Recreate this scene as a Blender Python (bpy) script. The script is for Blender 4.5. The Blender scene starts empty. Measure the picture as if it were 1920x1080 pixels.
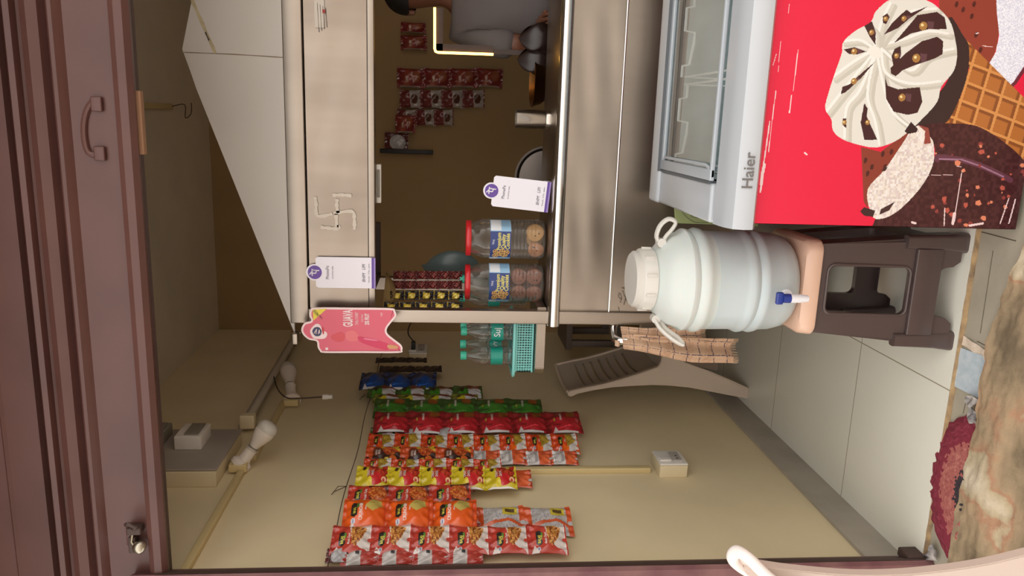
import bpy, bmesh, math, random
import numpy as np
from mathutils import Vector, Matrix
random.seed(7); RNG = np.random.RandomState(5)
PI = math.pi
SC = bpy.context.scene
COL = SC.collection

# ------------------------------------------------------------------ camera
F_PX = 1440.0
PSI, TH, RHO = .218, .091, .014          # turned left, tipped down, slight lean
CAM = np.array([0.0, 0.0, 1.35])
def cam_axes():
    F = np.array([-math.sin(PSI)*math.cos(TH), math.cos(PSI)*math.cos(TH), -math.sin(TH)])
    R = np.array([math.cos(PSI), math.sin(PSI), 0.0]); U = np.cross(R, F)
    return F, R*math.cos(RHO)+U*math.sin(RHO), -R*math.sin(RHO)+U*math.cos(RHO)
CF, CR, CU = cam_axes()
def at(ax, val, x, y):
    """the point of the world plane ax=val seen at photo pixel (x, y); the photo lies on its side"""
    u, v = 1080-y, x
    r = CF + CR*(u-540)/F_PX - CU*(v-960)/F_PX
    i = 'XYZ'.index(ax); t = (val-CAM[i])/r[i]
    return CAM + t*r
def pix(p):
    d = np.asarray(p, float)-CAM; k = d@CF
    return 960-F_PX*(d@CU)/k, 1080-(540+F_PX*(d@CR)/k)
cd = bpy.data.cameras.new('camera'); cam = bpy.data.objects.new('camera', cd); COL.objects.link(cam)
cd.sensor_width = 36; cd.lens = F_PX/1920*36; cd.clip_start = .02; cd.clip_end = 200
lx, ly, lz = -CU, CR, -CF                 # the phone was held sideways: picture left is up
cam.matrix_world = Matrix(((lx[0], ly[0], lz[0], CAM[0]), (lx[1], ly[1], lz[1], CAM[1]), (lx[2], ly[2], lz[2], CAM[2]), (0, 0, 0, 1)))
SC.camera = cam

# ------------------------------------------------------------------ light
w = bpy.data.worlds.new('world'); SC.world = w; w.use_nodes = True
bg = w.node_tree.nodes['Background']; bg.inputs[0].default_value = (1.0, .97, .93, 1); bg.inputs[1].default_value = 1.5
sd = bpy.data.lights.new('sun', 'SUN'); sd.energy = 4.2; sd.angle = .05; sd.color = (1, .96, .92)
sun = bpy.data.objects.new('sun', sd); COL.objects.link(sun); sun.rotation_euler = (math.radians(-46), 0, math.radians(-14))
SC.view_settings.view_transform = 'Standard'; SC.view_settings.look = 'None'
SC.view_settings.gamma = 1; SC.view_settings.use_curve_mapping = False
SC.view_settings.exposure = 0.55
try:
    SC.cycles.max_bounces = 10; SC.cycles.diffuse_bounces = 6; SC.cycles.transparent_max_bounces = 24
    SC.cycles.glossy_bounces = 5; SC.cycles.sample_clamp_indirect = 6
except Exception: pass

# ------------------------------------------------------------------ materials
def lin(c):
    return tuple(((x/255)/12.92 if x/255 <= .04045 else ((x/255+.055)/1.055)**2.4) for x in c)
MATS = {}
def mat(name, rgb, rough=.5, metal=0, spec=.5, noise=0, nscale=8, stretch=(1, 1, 1), bump=0, bscale=60, rgb2=None, coat=0, emit=0, trans=0, sss=0):
    if name in MATS: return MATS[name]
    m = bpy.data.materials.new(name); m.use_nodes = True; nt = m.node_tree; N = nt.nodes; L = nt.links
    p = N['Principled BSDF']; c = (*lin(rgb), 1)
    p.inputs['Base Color'].default_value = c; p.inputs['Roughness'].default_value = rough
    p.inputs['Metallic'].default_value = metal; p.inputs['Specular IOR Level'].default_value = spec
    if coat: p.inputs['Coat Weight'].default_value = coat; p.inputs['Coat Roughness'].default_value = .12
    if trans: p.inputs['Transmission Weight'].default_value = trans
    if sss:
        p.inputs['Subsurface Weight'].default_value = sss; p.inputs['Subsurface Scale'].default_value = .02
    if emit:
        p.inputs['Emission Color'].default_value = c; p.inputs['Emission Strength'].default_value = emit
    tc = N.new('ShaderNodeTexCoord'); mp = N.new('ShaderNodeMapping'); mp.inputs['Scale'].default_value = stretch
    L.new(tc.outputs['Object'], mp.inputs['Vector'])
    if noise or rgb2:
        nz = N.new('ShaderNodeTexNoise'); nz.inputs['Scale'].default_value = nscale; nz.inputs['Detail'].default_value = 5
        L.new(mp.outputs[0], nz.inputs['Vector'])
        cr = N.new('ShaderNodeValToRGB'); cr.color_ramp.elements[0].position = .32; cr.color_ramp.elements[1].position = .68
        if rgb2 is None:
            a = tuple(min(1, v*(1-noise)) for v in lin(rgb)); b = tuple(min(1, v*(1+noise)) for v in lin(rgb))
        else: a, b = lin(rgb), lin(rgb2)
        cr.color_ramp.elements[0].color = (*a, 1); cr.color_ramp.elements[1].color = (*b, 1)
        L.new(nz.outputs[0], cr.inputs[0]); L.new(cr.outputs[0], p.inputs['Base Color'])
    if bump:
        n2 = N.new('ShaderNodeTexNoise'); n2.inputs['Scale'].default_value = bscale; n2.inputs['Detail'].default_value = 4
        L.new(mp.outputs[0], n2.inputs['Vector'])
        b = N.new('ShaderNodeBump'); b.inputs['Strength'].default_value = bump; b.inputs['Distance'].default_value = .004
        L.new(n2.outputs[0], b.inputs['Height']); L.new(b.outputs[0], p.inputs['Normal'])
    MATS[name] = m; return m
def art_mat(name, rough=.35, coat=.3, spec=.5, metal=0, bump=0, bscale=30, alpha=False):
    """base colour from the printed artwork stored on the mesh"""
    m = mat(name, (200, 200, 200), rough, metal, spec, coat=coat, bump=bump, bscale=bscale); nt = m.node_tree
    a = nt.nodes.new('ShaderNodeAttribute'); a.attribute_name = 'art'
    nt.links.new(a.outputs['Color'], nt.nodes['Principled BSDF'].inputs['Base Color']); return m
def clear_mat(name, tint=(235, 240, 240), refl=.16, rough=.05, op=0.0):
    if name in MATS: return MATS[name]
    m = bpy.data.materials.new(name); m.use_nodes = True; nt = m.node_tree; N = nt.nodes; L = nt.links
    out = N['Material Output']; N.remove(N['Principled BSDF'])
    t = N.new('ShaderNodeBsdfTransparent'); t.inputs[0].default_value = (*lin(tint), 1)
    g = N.new('ShaderNodeBsdfGlossy'); g.inputs['Roughness'].default_value = rough
    fr = N.new('ShaderNodeLayerWeight'); fr.inputs[0].default_value = refl
    mx = N.new('ShaderNodeMixShader'); L.new(fr.outputs['Facing'], mx.inputs[0])
    L.new(t.outputs[0], mx.inputs[1]); L.new(g.outputs[0], mx.inputs[2]); last = mx
    if op:
        d = N.new('ShaderNodeBsdfDiffuse'); d.inputs[0].default_value = (*lin(tint), 1)
        m2 = N.new('ShaderNodeMixShader'); m2.inputs[0].default_value = op
        L.new(mx.outputs[0], m2.inputs[1]); L.new(d.outputs[0], m2.inputs[2]); last = m2
    L.new(last.outputs[0], out.inputs[0]); MATS[name] = m; return m

WALL = mat('cream_wall_paint', (222, 206, 168), .8, noise=.05, nscale=3, bump=.15, bscale=20)
CEIL = mat('ceiling_paint', (214, 202, 180), .9, noise=.05, nscale=3)
SKIRT = mat('skirting_stone', (166, 158, 144), .5, noise=.12, nscale=6)
STEEL = mat('brushed_steel', (160, 149, 137), .34, 1, noise=.10, nscale=3, stretch=(1.6, 1, .5), bump=.2, bscale=3)
STEELP = mat('polished_steel', (225, 222, 218), .16, 1)
STEELF = mat('steel_fascia', (148, 136, 124), .27, 1, noise=.16, nscale=3, stretch=(2.2, 1, .3), bump=.25, bscale=2.5)  # stretched noise paints reflection bands into the steel colour
MAROON = mat('maroon_paint', (88, 56, 50), .42, noise=.12, nscale=5, bump=.1, bscale=25)
MAROOND = mat('dark_rebate', (72, 54, 48), .6, noise=.1)
PURPLE = mat('worn_purple_paint', (104, 64, 68), .6, rgb2=(126, 88, 86), nscale=14, bump=.2)
WHITEB = mat('white_laminate', (188, 182, 174), .45, noise=.03, nscale=3)
ROOMW = mat('white_plastic', (225, 220, 212), .4)
CREAMP = mat('cream_plastic', (215, 200, 165), .5)
GREYP = mat('grey_plastic', (135, 128, 115), .5)
BLACKP = mat('black_plastic', (32, 30, 30), .5)
DARKW = mat('dark_wood', (60, 45, 38), .6, noise=.15)
WIRE = mat('brown_wire', (70, 48, 38), .6)

# ------------------------------------------------------------------ mesh builder
class MB:
    def __init__(s): s.v = []; s.f = []; s.m = []; s.c = {}; s.mats = []; s.sm = []
    def mi(s, m):
        if m not in s.mats: s.mats.append(m)
        return s.mats.index(m)
    def add(s, vs, fs, m, smooth=False, cols=None):
        o = len(s.v); s.v += [tuple(map(float, p)) for p in vs]; k = s.mi(m)
        for i, f in enumerate(fs):
            if cols is not None: s.c[len(s.f)] = cols[i]
            s.f.append(tuple(o+j for j in f)); s.m.append(k); s.sm.append(smooth)
        return s
    def box(s, x0, x1, y0, y1, z0, z1, m, bev=0, M=None):
        if bev:
            bm = bmesh.new(); bmesh.ops.create_cube(bm, size=1)
            for v in bm.verts: v.co = Vector(((x0+x1)/2+v.co.x*(x1-x0), (y0+y1)/2+v.co.y*(y1-y0), (z0+z1)/2+v.co.z*(z1-z0)))
            bmesh.ops.bevel(bm, geom=list(bm.edges), offset=bev, segments=3, affect='EDGES', profile=.5)
            return s.bm(bm, m, M, True)
        vs = [(x, y, z) for x in (x0, x1) for y in (y0, y1) for z in (z0, z1)]
        if M is not None: vs = [tuple(M @ Vector(p)) for p in vs]
        return s.add(vs, [(0, 1, 3, 2), (4, 6, 7, 5), (0, 4, 5, 1), (2, 3, 7, 6), (0, 2, 6, 4), (1, 5, 7, 3)], m)
    def bm(s, bm, m, M=None, smooth=False):
        bm.verts.index_update()
        vs = [tuple((M @ v.co) if M is not None else v.co) for v in bm.verts]
        s.add(vs, [tuple(v.index for v in f.verts) for f in bm.faces], m, smooth); bm.free(); return s
    def tube(s, pts, r, m, n=10, closed=False, cap=True, flat=None):
        pts = [Vector(p) for p in pts]; N = len(pts); rr = r if hasattr(r, '__len__') else [r]*N
        T = []
        for i in range(N):
            a = pts[(i-1) % N] if (closed or i) else pts[0]; b = pts[(i+1) % N] if (closed or i < N-1) else pts[-1]
            T.append((b-a).normalized())
        up = Vector((0, 0, 1)) if abs(T[0].z) < .9 else Vector((1, 0, 0))
        nrm = (up - T[0]*up.dot(T[0])).normalized(); vs = []
        for i in range(N):
            nrm = (nrm - T[i]*nrm.dot(T[i])).normalized(); bn = T[i].cross(nrm)
            for k in range(n):
                a = 2*PI*k/n; vs.append(pts[i] + (nrm*math.cos(a) + bn*math.sin(a)*(flat or 1))*rr[i])
        fs = []
        for i in range(N if closed else N-1):
            j = (i+1) % N
            for k in range(n): fs.append((i*n+k, i*n+(k+1) % n, j*n+(k+1) % n, j*n+k))
        if cap and not closed: fs += [tuple(range(n))[::-1], tuple((N-1)*n+k for k in range(n))]
        return s.add(vs, fs, m, True)
    def lathe(s, prof, m, cx=0, cy=0, n=32, ax='Z', M=None, mod=None):
        vs = []
        for (r, z) in prof:
            for k in range(n):
                a = 2*PI*k/n; q = r*(mod(a, z) if mod else 1)
                p = (cx+q*math.cos(a), cy+q*math.sin(a), z)
                vs.append(tuple(M @ Vector(p)) if M is not None else p)
        fs = [(i*n+k, i*n+(k+1) % n, (i+1)*n+(k+1) % n, (i+1)*n+k) for i in range(len(prof)-1) for k in range(n)]
        if prof[0][0] > 1e-5: fs.append(tuple(range(n))[::-1])
        if prof[-1][0] > 1e-5: fs.append(tuple((len(prof)-1)*n+k for k in range(n)))
        return s.add(vs, fs, m, True)
    def prism(s, poly, d0, d1, m, ax='Y', bev=0):
        """poly in the plane across ax, from d0 to d1"""
        bm = bmesh.new()
        def P(a, b, d): return {'Y': (a, d, b), 'X': (d, a, b), 'Z': (a, b, d)}[ax]
        va = [bm.verts.new(P(a, b, d0)) for a, b in poly]; vb = [bm.verts.new(P(a, b, d1)) for a, b in poly]; n = len(poly)
        bm.faces.new(va); bm.faces.new(vb[::-1])
        for i in range(n): bm.faces.new((va[i], vb[i], vb[(i+1) % n], va[(i+1) % n]))
        bmesh.ops.recalc_face_normals(bm, faces=bm.faces)
        if bev: bmesh.ops.bevel(bm, geom=[e for e in bm.edges], offset=bev, segments=2, affect='EDGES')
        bmesh.ops.triangulate(bm, faces=[f for f in bm.faces if len(f.verts) > 4])
        return s.bm(bm, m)
    def grid(s, fn, nu, nv, m, col=None, smooth=True):
        vs = [fn(i/nu, j/nv) for j in range(nv+1) for i in range(nu+1)]
        fs = [(j*(nu+1)+i, j*(nu+1)+i+1, (j+1)*(nu+1)+i+1, (j+1)*(nu+1)+i) for j in range(nv) for i in range(nu)]
        cols = None
        if col is not None: cols = [col[j, i] for j in range(nv) for i in range(nu)]
        return s.add(vs, fs, m, smooth, cols)
    def text(s, txt, m, fn, size=1, sx=1, align='CENTER', bold=0, depth=None):
        """lettering laid on the surface fn(a, b) -> point"""
        V, T = text_geo(txt, size, align, bold); 
        return s.add([fn(x*sx, y) for x, y in V], T, m)
    def build(s, name, parent=None, M=None):
        me = bpy.data.meshes.new(name); me.from_pydata(s.v, [], s.f)
        for m in s.mats: me.materials.append(m)
        me.polygons.foreach_set('material_index', s.m); me.polygons.foreach_set('use_smooth', s.sm)
        if s.c:
            a = me.attributes.new('art', 'FLOAT_COLOR', 'CORNER'); tot = len(me.loops)
            buf = np.ones((tot, 4), 'f'); ls = np.zeros(len(me.polygons), 'i'); lt = ls.copy()
            me.polygons.foreach_get('loop_start', ls); me.polygons.foreach_get('loop_total', lt)
            for fi, c in s.c.items(): buf[ls[fi]:ls[fi]+lt[fi], :3] = c
            a.data.foreach_set('color', buf.ravel())
        me.update(); o = bpy.data.objects.new(name, me); COL.objects.link(o)
        if any(s.sm):
            try: me.set_sharp_from_angle(angle=math.radians(42))
            except Exception: pass
        if parent: o.parent = parent
        return o
_tc = {}
def text_geo(txt, size, align, bold):
    k = (txt, align, bold)
    if k not in _tc:
        cu = bpy.data.curves.new('t', 'FONT'); cu.body = txt; cu.size = 1; cu.align_x = align; cu.align_y = 'CENTER'; cu.offset = bold; cu.resolution_u = 3
        ob = bpy.data.objects.new('t', cu); COL.objects.link(ob); dg = bpy.context.evaluated_depsgraph_get()
        me = ob.evaluated_get(dg).to_mesh(); me.calc_loop_triangles()
        _tc[k] = ([(v.co.x, v.co.y) for v in me.vertices], [tuple(t.vertices) for t in me.loop_triangles])
        ob.evaluated_get(dg).to_mesh_clear(); bpy.data.objects.remove(ob); bpy.data.curves.remove(cu)
    V, T = _tc[k]
    return [(x*size, y*size) for x, y in V], T
def tag(o, label=None, cat=None, group=None, kind=None):
    if label: o['label'] = label
    if cat: o['category'] = cat
    if group: o['group'] = group
    if kind: o['kind'] = kind
    return o
def empty(name, loc=(0, 0, 0), rz=0):
    o = bpy.data.objects.new(name, None); COL.objects.link(o); o.location = loc; o.rotation_euler.z = rz; o.empty_display_size = .05; return o
def copy_tree(o, parent=None):
    c = o.copy(); COL.objects.link(c); c.parent = parent
    for ch in o.children: copy_tree(ch, c)
    return c
def struct(name, mb): return tag(mb.build(name), kind='structure')
def smooth_poly(P, k=4, closed=True):
    out = []; n = len(P)
    for i in range(n if closed else n-1):
        p0, p1, p2, p3 = [np.array(P[j % n] if closed else P[max(0, min(n-1, j))], float) for j in (i-1, i, i+1, i+2)]
        for t in range(k):
            t /= k; out.append(tuple(.5*((2*p1)+(-p0+p2)*t+(2*p0-5*p1+4*p2-p3)*t*t+(-p0+3*p1-3*p2+p3)*t**3)))
    if not closed: out.append(tuple(P[-1]))
    return out
def inset(P, d):
    P = [np.array(p, float) for p in P]; n = len(P); A = sum(P[i][0]*P[(i+1) % n][1]-P[(i+1) % n][0]*P[i][1] for i in range(n)); s = 1 if A > 0 else -1
    out = []
    for i in range(n):
        t = P[(i+1) % n]-P[i-1]; t /= max(1e-9, np.linalg.norm(t)); out.append(tuple(P[i]+s*d*np.array([-t[1], t[0]])))
    return out
def noise2(x, y, sc=1.0, seed=0):
    r = np.random.RandomState(seed); a = 0
    for k in range(6):
        th = r.rand()*6.28; fr = sc*(.6+1.6*r.rand()); a = a+np.sin((x*math.cos(th)+y*math.sin(th))*fr*6.28+r.rand()*6.28)
    return a/6

# ------------------------------------------------------------------ printed artwork raster
class Art:
    def __init__(s, nu, nv, bgc, U=None, V=None):
        s.nu, s.nv = nu, nv
        if U is None:
            u = (np.arange(nu)+.5)/nu; v = (np.arange(nv)+.5)/nv; s.U, s.V = np.meshgrid(u, v)      # v runs upward
        else: s.U, s.V = U, V
        s.a = np.zeros(s.U.shape+(3,)); s.a[:] = lin(bgc)
    def put(s, mask, c): s.a[mask] = lin(c); return s
    def poly(s, P, c, m=None):
        ins = np.zeros(s.U.shape, bool); n = len(P)
        for i in range(n):
            x0, y0 = P[i]; x1, y1 = P[(i+1) % n]
            if y0 == y1: continue
            cnd = ((y0 > s.V) != (y1 > s.V)) & (s.U < (x1-x0)*(s.V-y0)/(y1-y0)+x0); ins ^= cnd
        if m is not None: ins &= m
        s.last = ins; return s.put(ins, c)
    def ell(s, cx, cy, rx, ry, c, rot=0, m=None):
        x = s.U-cx; y = s.V-cy; ca, sa = math.cos(rot), math.sin(rot)
        k = ((x*ca+y*sa)/rx)**2+((-x*sa+y*ca)/ry)**2 < 1
        if m is not None: k &= m
        s.last = k; return s.put(k, c)
    def rect(s, x0, x1, y0, y1, c): k = (s.U > x0) & (s.U < x1) & (s.V > y0) & (s.V < y1); s.last = k; return s.put(k, c)
    def line(s, P, wd, c, m=None):
        k = np.zeros(s.U.shape, bool)
        for (a, b), (c2, d) in zip(P[:-1], P[1:]):
            dx, dy = c2-a, d-b; L2 = dx*dx+dy*dy+1e-12; t = np.clip(((s.U-a)*dx+(s.V-b)*dy)/L2, 0, 1)
            k |= ((s.U-a-t*dx)**2+(s.V-b-t*dy)**2) < (wd/2)**2
        if m is not None: k &= m
        s.last = k; return s.put(k, c)
    def speck(s, mask, cols, p=.5, block=2, seed=1):
        r = np.random.RandomState(seed); h, w_ = s.U.shape
        q = r.rand(h//block+1, w_//block+1); q = np.kron(q, np.ones((block, block)))[:h, :w_]
        for i, c in enumerate(cols):
            lo = i*p/len(cols); s.put(mask & (q >= lo) & (q < lo+p/len(cols)), c)
        return s

# ------------------------------------------------------------------ setting
WX = -1.218; BY = 4.31; CZ = 2.60
b = MB(); b.box(WX-.15, WX, 1.86, BY+.1, -.02, CZ, WALL); struct('wall_left', b)
b = MB(); b.box(WX-.15, 2.6, BY, BY+.1, -.02, CZ, mat('darkened_ochre_wall', (160, 132, 92), .85, noise=.06, nscale=3)); struct('wall_back', b)  # ochre darkened in the colour itself to dim the deep interior
b = MB(); b.box(2.4, 2.5, 1.86, BY, -.02, CZ, mat('brown_side_wall', (120, 98, 72), .85)); struct('wall_right', b)  # unseen wall, its dark brown chosen to cut bounce light
b = MB(); b.box(WX-.15, 2.6, 1.86, BY+.1, CZ, CZ+.1, CEIL); struct('ceiling', b)
# tiled floor with dark joints
def tile_mat():
    m = mat('cream_floor_tile', (200, 196, 178), .22, spec=.5, bump=.02, bscale=12); nt = m.node_tree; N = nt.nodes; L = nt.links; p = N['Principled BSDF']
    tc = N.new('ShaderNodeTexCoord'); sp = N.new('ShaderNodeSeparateXYZ'); L.new(tc.outputs['Object'], sp.inputs[0]); mk = []
    for ax, off in (('X', .67), ('Y', -.56)):
        a = N.new('ShaderNodeMath'); a.operation = 'ADD'; a.inputs[1].default_value = off+5.7*2; L.new(sp.outputs[ax], a.inputs[0])
        d = N.new('ShaderNodeMath'); d.operation = 'MODULO'; d.inputs[1].default_value = .57; L.new(a.outputs[0], d.inputs[0])
        g = N.new('ShaderNodeMath'); g.operation = 'LESS_THAN'; g.inputs[1].default_value = .0035; L.new(d.outputs[0], g.inputs[0]); mk.append(g)
    mx = N.new('ShaderNodeMath'); mx.operation = 'MAXIMUM'; L.new(mk[0].outputs[0], mx.inputs[0]); L.new(mk[1].outputs[0], mx.inputs[1])
    nz = N.new('ShaderNodeTexNoise'); nz.inputs['Scale'].default_value = 2.5; nz.inputs['Detail'].default_value = 6; L.new(tc.outputs['Object'], nz.inputs['Vector'])
    cr = N.new('ShaderNodeValToRGB'); cr.color_ramp.elements[0].color = (*lin((224, 221, 206)), 1); cr.color_ramp.elements[1].color = (*lin((236, 234, 222)), 1); L.new(nz.outputs[0], cr.inputs[0])
    c = N.new('ShaderNodeMix'); c.data_type = 'RGBA'; c.inputs['B'].default_value = (*lin((158, 150, 128)), 1)
    L.new(mx.outputs[0], c.inputs['Factor']); L.new(cr.outputs[0], c.inputs['A']); L.new(c.outputs['Result'], p.inputs['Base Color']); return m
TILE = tile_mat()
b = MB(); b.box(WX, 2.4, 1.83, BY, -.03, 0, TILE); struct('floor', b)
b = MB(); b.box(WX, WX+.012, 1.86, BY, 0, .115, SKIRT); struct('baseboard_left', b)
b = MB(); b.box(WX+.012, 2.4, BY-.012, BY, 0, .1, SKIRT); struct('baseboard_back', b)
# tile edge, sill
EDGE = mat('raw_tile_edge', (176, 146, 104), .8, rgb2=(120, 98, 76), nscale=30)
b = MB()
b.grid(lambda u, v: (WX+.05+u*3.5, 1.8275+.003*noise2(u*90, v, 1, 3)-.004*(1-v), -.012*(1-v)+.0006), 160, 1, EDGE, smooth=False); struct('trim_4', b)
SILL = mat('grey_sill_tile', (168, 160, 142), .6, noise=.1, nscale=9, bump=.3, bscale=30)
b = MB(); b.box(-1.5, 2.6, 1.60, 1.826, -.12, -.012, SILL); struct('floor_sill', b)
b = MB()
for (p_, q_) in (((1862, 470), (1838, 625)), ((1840, 435), (1905, 452)), ((1832, 640), (1862, 655)), ((1813, 745), (1806, 775))):
    a_ = at('Z', -.0115, *p_); c_ = at('Z', -.0115, *q_); b.tube([a_, c_], .0012, mat('dark_joint', (96, 86, 70), .9), 4)
b.grid(lambda u, v: (*at('Z', -.01, 1800+64*u+5*(v-.5)*2, 634+42*u-6*(v-.5)*2)[:2], -.009+.0015*math.sin(u*17+v*3)), 40, 4, mat('chalky_mortar', (214, 196, 176), .95, bump=1)); struct('trim_5', b)
# pale blue tile fragment laid in the sill
BLUE = mat('pale_blue_tile', (194, 204, 210), .5, rgb2=(174, 188, 196), nscale=60, bump=.2)
pz = lambda x, y, z=-.010: tuple(at('Z', z, x, y)[:2])
b = MB(); b.prism([pz(1792, 648), pz(1868, 676), pz(1852, 758), pz(1838, 748), pz(1786, 722)], -.0125, -.008, BLUE, 'Z')
tag(b.build('tile_fragment'), 'pale blue speckled tile fragment set in the worn sill', 'tile')
# rough concrete ground
CONC = mat('worn_concrete', (150, 132, 104), .9, rgb2=(184, 160, 126), nscale=9, bump=1, bscale=45)
def conc_mat():
    m = CONC; N = m.node_tree.nodes; L = m.node_tree.links; p = N['Principled BSDF']
    tc = N.new('ShaderNodeTexCoord'); n = N.new('ShaderNodeTexNoise'); n.inputs['Scale'].default_value = 5; n.inputs['Detail'].default_value = 8; L.new(tc.outputs['Object'], n.inputs['Vector'])
    cr = N.new('ShaderNodeValToRGB'); e = cr.color_ramp.elements; e[0].position = .36; e[0].color = (*lin((118, 102, 80)), 1); e[1].position = .7; e[1].color = (*lin((205, 190, 165)), 1)
    e.new(.45).color = (*lin((150, 130, 102)), 1); e.new(.53).color = (*lin((165, 140, 110)), 1); e.new(.575).color = (*lin((168, 126, 98)), 1); e.new(.60).color = (*lin((176, 158, 128)), 1)
    L.new(n.outputs[0], cr.inputs[0])
    for l in list(p.inputs['Base Color'].links): L.remove(l)
    L.new(cr.outputs[0], p.inputs['Base Color'])
conc_mat()
def conc(u, v):
    x = -2.0+u*4.2
    ye = np.interp(x, [-1.12, -1.02, -.91, -.8, -.72, -.67, -.6, -.547, -.5, -.39, -.32, -.26, 0, .5], [1.721, 1.725, 1.722, 1.715, 1.71, 1.714, 1.717, 1.708, 1.712, 1.70, 1.675, 1.65, 1.63, 1.6])+.006*noise2(x*3, 0, 3, 1)
    y = ye-(max(0, v-.02)**1.6)*1.3
    z = .008-.085*(max(0, v-.22)/.78)**.8+.010*noise2(x, y, 3.2, 2)+.006*noise2(x, y, 9, 4)+.003*noise2(x, y, 22, 5)+.0035*noise2(x, y, 45, 6)+.003*abs(noise2(x, y, 14, 7))
    if v < .02: z = -.02; y += .001
    return (x, y, z)
b = MB(); b.grid(conc, 260, 110, CONC); struct('floor_threshold', b)
GR = mat('street_ground', (158, 150, 142), .95, noise=.12, nscale=2, bump=.4)
b = MB(); b.box(-14, 14, -16, .8, -.2, -.10, GR); struct('floor_street', b)
# the building front the door is set in
b = MB(); b.box(-3.2, -1.36, 1.86, 2.0, -.02, 2.6, WALL); b.box(2.4, 4.2, 1.86, 2.0, -.02, 2.6, WALL); b.box(-3.2, 4.2, 1.88, 2.05, 2.52, 3.3, WALL); struct('wall_front', b)
b = MB(); b.box(-14, 14, -9.2, -9, -.2, 4.2, mat('opposite_wall', (198, 193, 190), .9, noise=.1, nscale=.6)); struct('wall_opposite', b)  # unseen building across the street, added for the steel to reflect
b = MB(); b.box(-3.2, 4.2, 1.1, 1.95, 2.72, 2.78, mat('shade_slab_sheet', (110, 96, 86), .7)); struct('ceiling_shade_slab', b)  # unseen slab added overhead to keep light off the upper parts

# ------------------------------------------------------------------ door frame
b = MB(); b.prism([(-1.38, 1.79), (-1.160, 1.79), (-1.152, 1.80), (-1.176, 1.86), (-1.38, 1.86)], -.06, 2.12, PURPLE, 'Z')
b.prism([(-1.1515, 1.801), (-1.1515, 1.806), (-1.182, 1.872), (-1.22, 1.872), (-1.178, 1.86)], -.055, 2.06, MAROOND, 'Z'); b.box(-1.175, -1.150, 1.815, 1.868, -.03, .05, MAROOND, .004); struct('trim_1', b)
# header of the door: folded boards and beads running across
prof = [(1.86, 2.045), (1.822, 2.035), (1.808, 2.045), (1.806, 2.062), (1.812, 2.075), (1.83, 2.078), (1.83, 2.178), (1.822, 2.184), (1.812, 2.192), (1.812, 2.2), (1.835, 2.204), (1.84, 2.216), (1.82, 2.225), (1.812, 2.245), (1.822, 2.262),
        (1.84, 2.268), (1.836, 2.276), (1.818, 2.281), (1.816, 2.293), (1.845, 2.298), (1.86, 2.318), (1.84, 2.322), (1.842, 2.398), (1.836, 2.404), (1.842, 2.41), (1.842, 2.55), (1.86, 2.55)]
b = MB(); n = len(prof); X0, X1 = -1.42, 2.45
b.add([(X0, y, z) for y, z in prof]+[(X1, y, z) for y, z in prof], [(i, i+1, n+i+1, n+i) for i in range(n-1)], MAROON)
b.box(X0, X1, 1.861, 1.878, 2.045, 2.55, MAROOND); struct('trim_2', b)
b = MB(); b.box(2.3, 2.42, 1.79, 1.9, -.05, 2.12, PURPLE); struct('trim_3', b)
# pull handle pressed on the header
b = MB(); hp = [at('Y', 1.826, x, y) for x, y in ((185, 190), (172, 192), (160, 215), (157, 250), (165, 285), (185, 290))]
b.tube(smooth_poly([tuple(p) for p in hp], 5, False), .007, MAROON, 8)
for x, y in ((180, 195), (186, 288)):
    p = at('Y', 1.82, x, y); b.box(p[0]-.016, p[0]+.016, 1.818, 1.83, p[2]-.012, p[2]+.012, MAROON, .003)
tag(b.build('pull_handle'), 'curved maroon pull handle on the door header', 'handle')
# latch and lock
p = at('Y', 1.80, 262, 1025); e = empty('door_latch', (p[0], 1.80, p[2]))
b = MB(); b.box(-.022, .022, .004, .028, .012, .03, MAROOND, .004); b.box(.03, .05, .0, .028, -.004, .03, MAROOND, .004); b.box(-.005, .045, .012, .03, .018, .036, MAROON, .003); b.build('latch_plate', e)
b = MB(); b.tube([(.06, 0, .028), (.068, -.012, .018), (.062, -.014, .0), (.05, -.004, .01)], .006, MAROOND, 8); b.build('hasp', e)
SIL = mat('tarnished_silver', (176, 168, 150), .3, 1, noise=.1)
b = MB(); b.lathe([(0, -.016), (.010, -.015), (.0165, -.008), (.018, 0), (.0165, .008), (.010, .015), (0, .016)], SIL, n=24, M=Matrix.Rotation(.5, 4, 'Y')); b.tube([(0, 0, .012), (.012, .002, .02), (.03, .006, .018)], .004, SIL, 8); k = b.build('lock', e); k['label'] = 'round tarnished silver lock'
tag(e, 'maroon door latch with a round silver lock on the header', 'latch')

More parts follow.
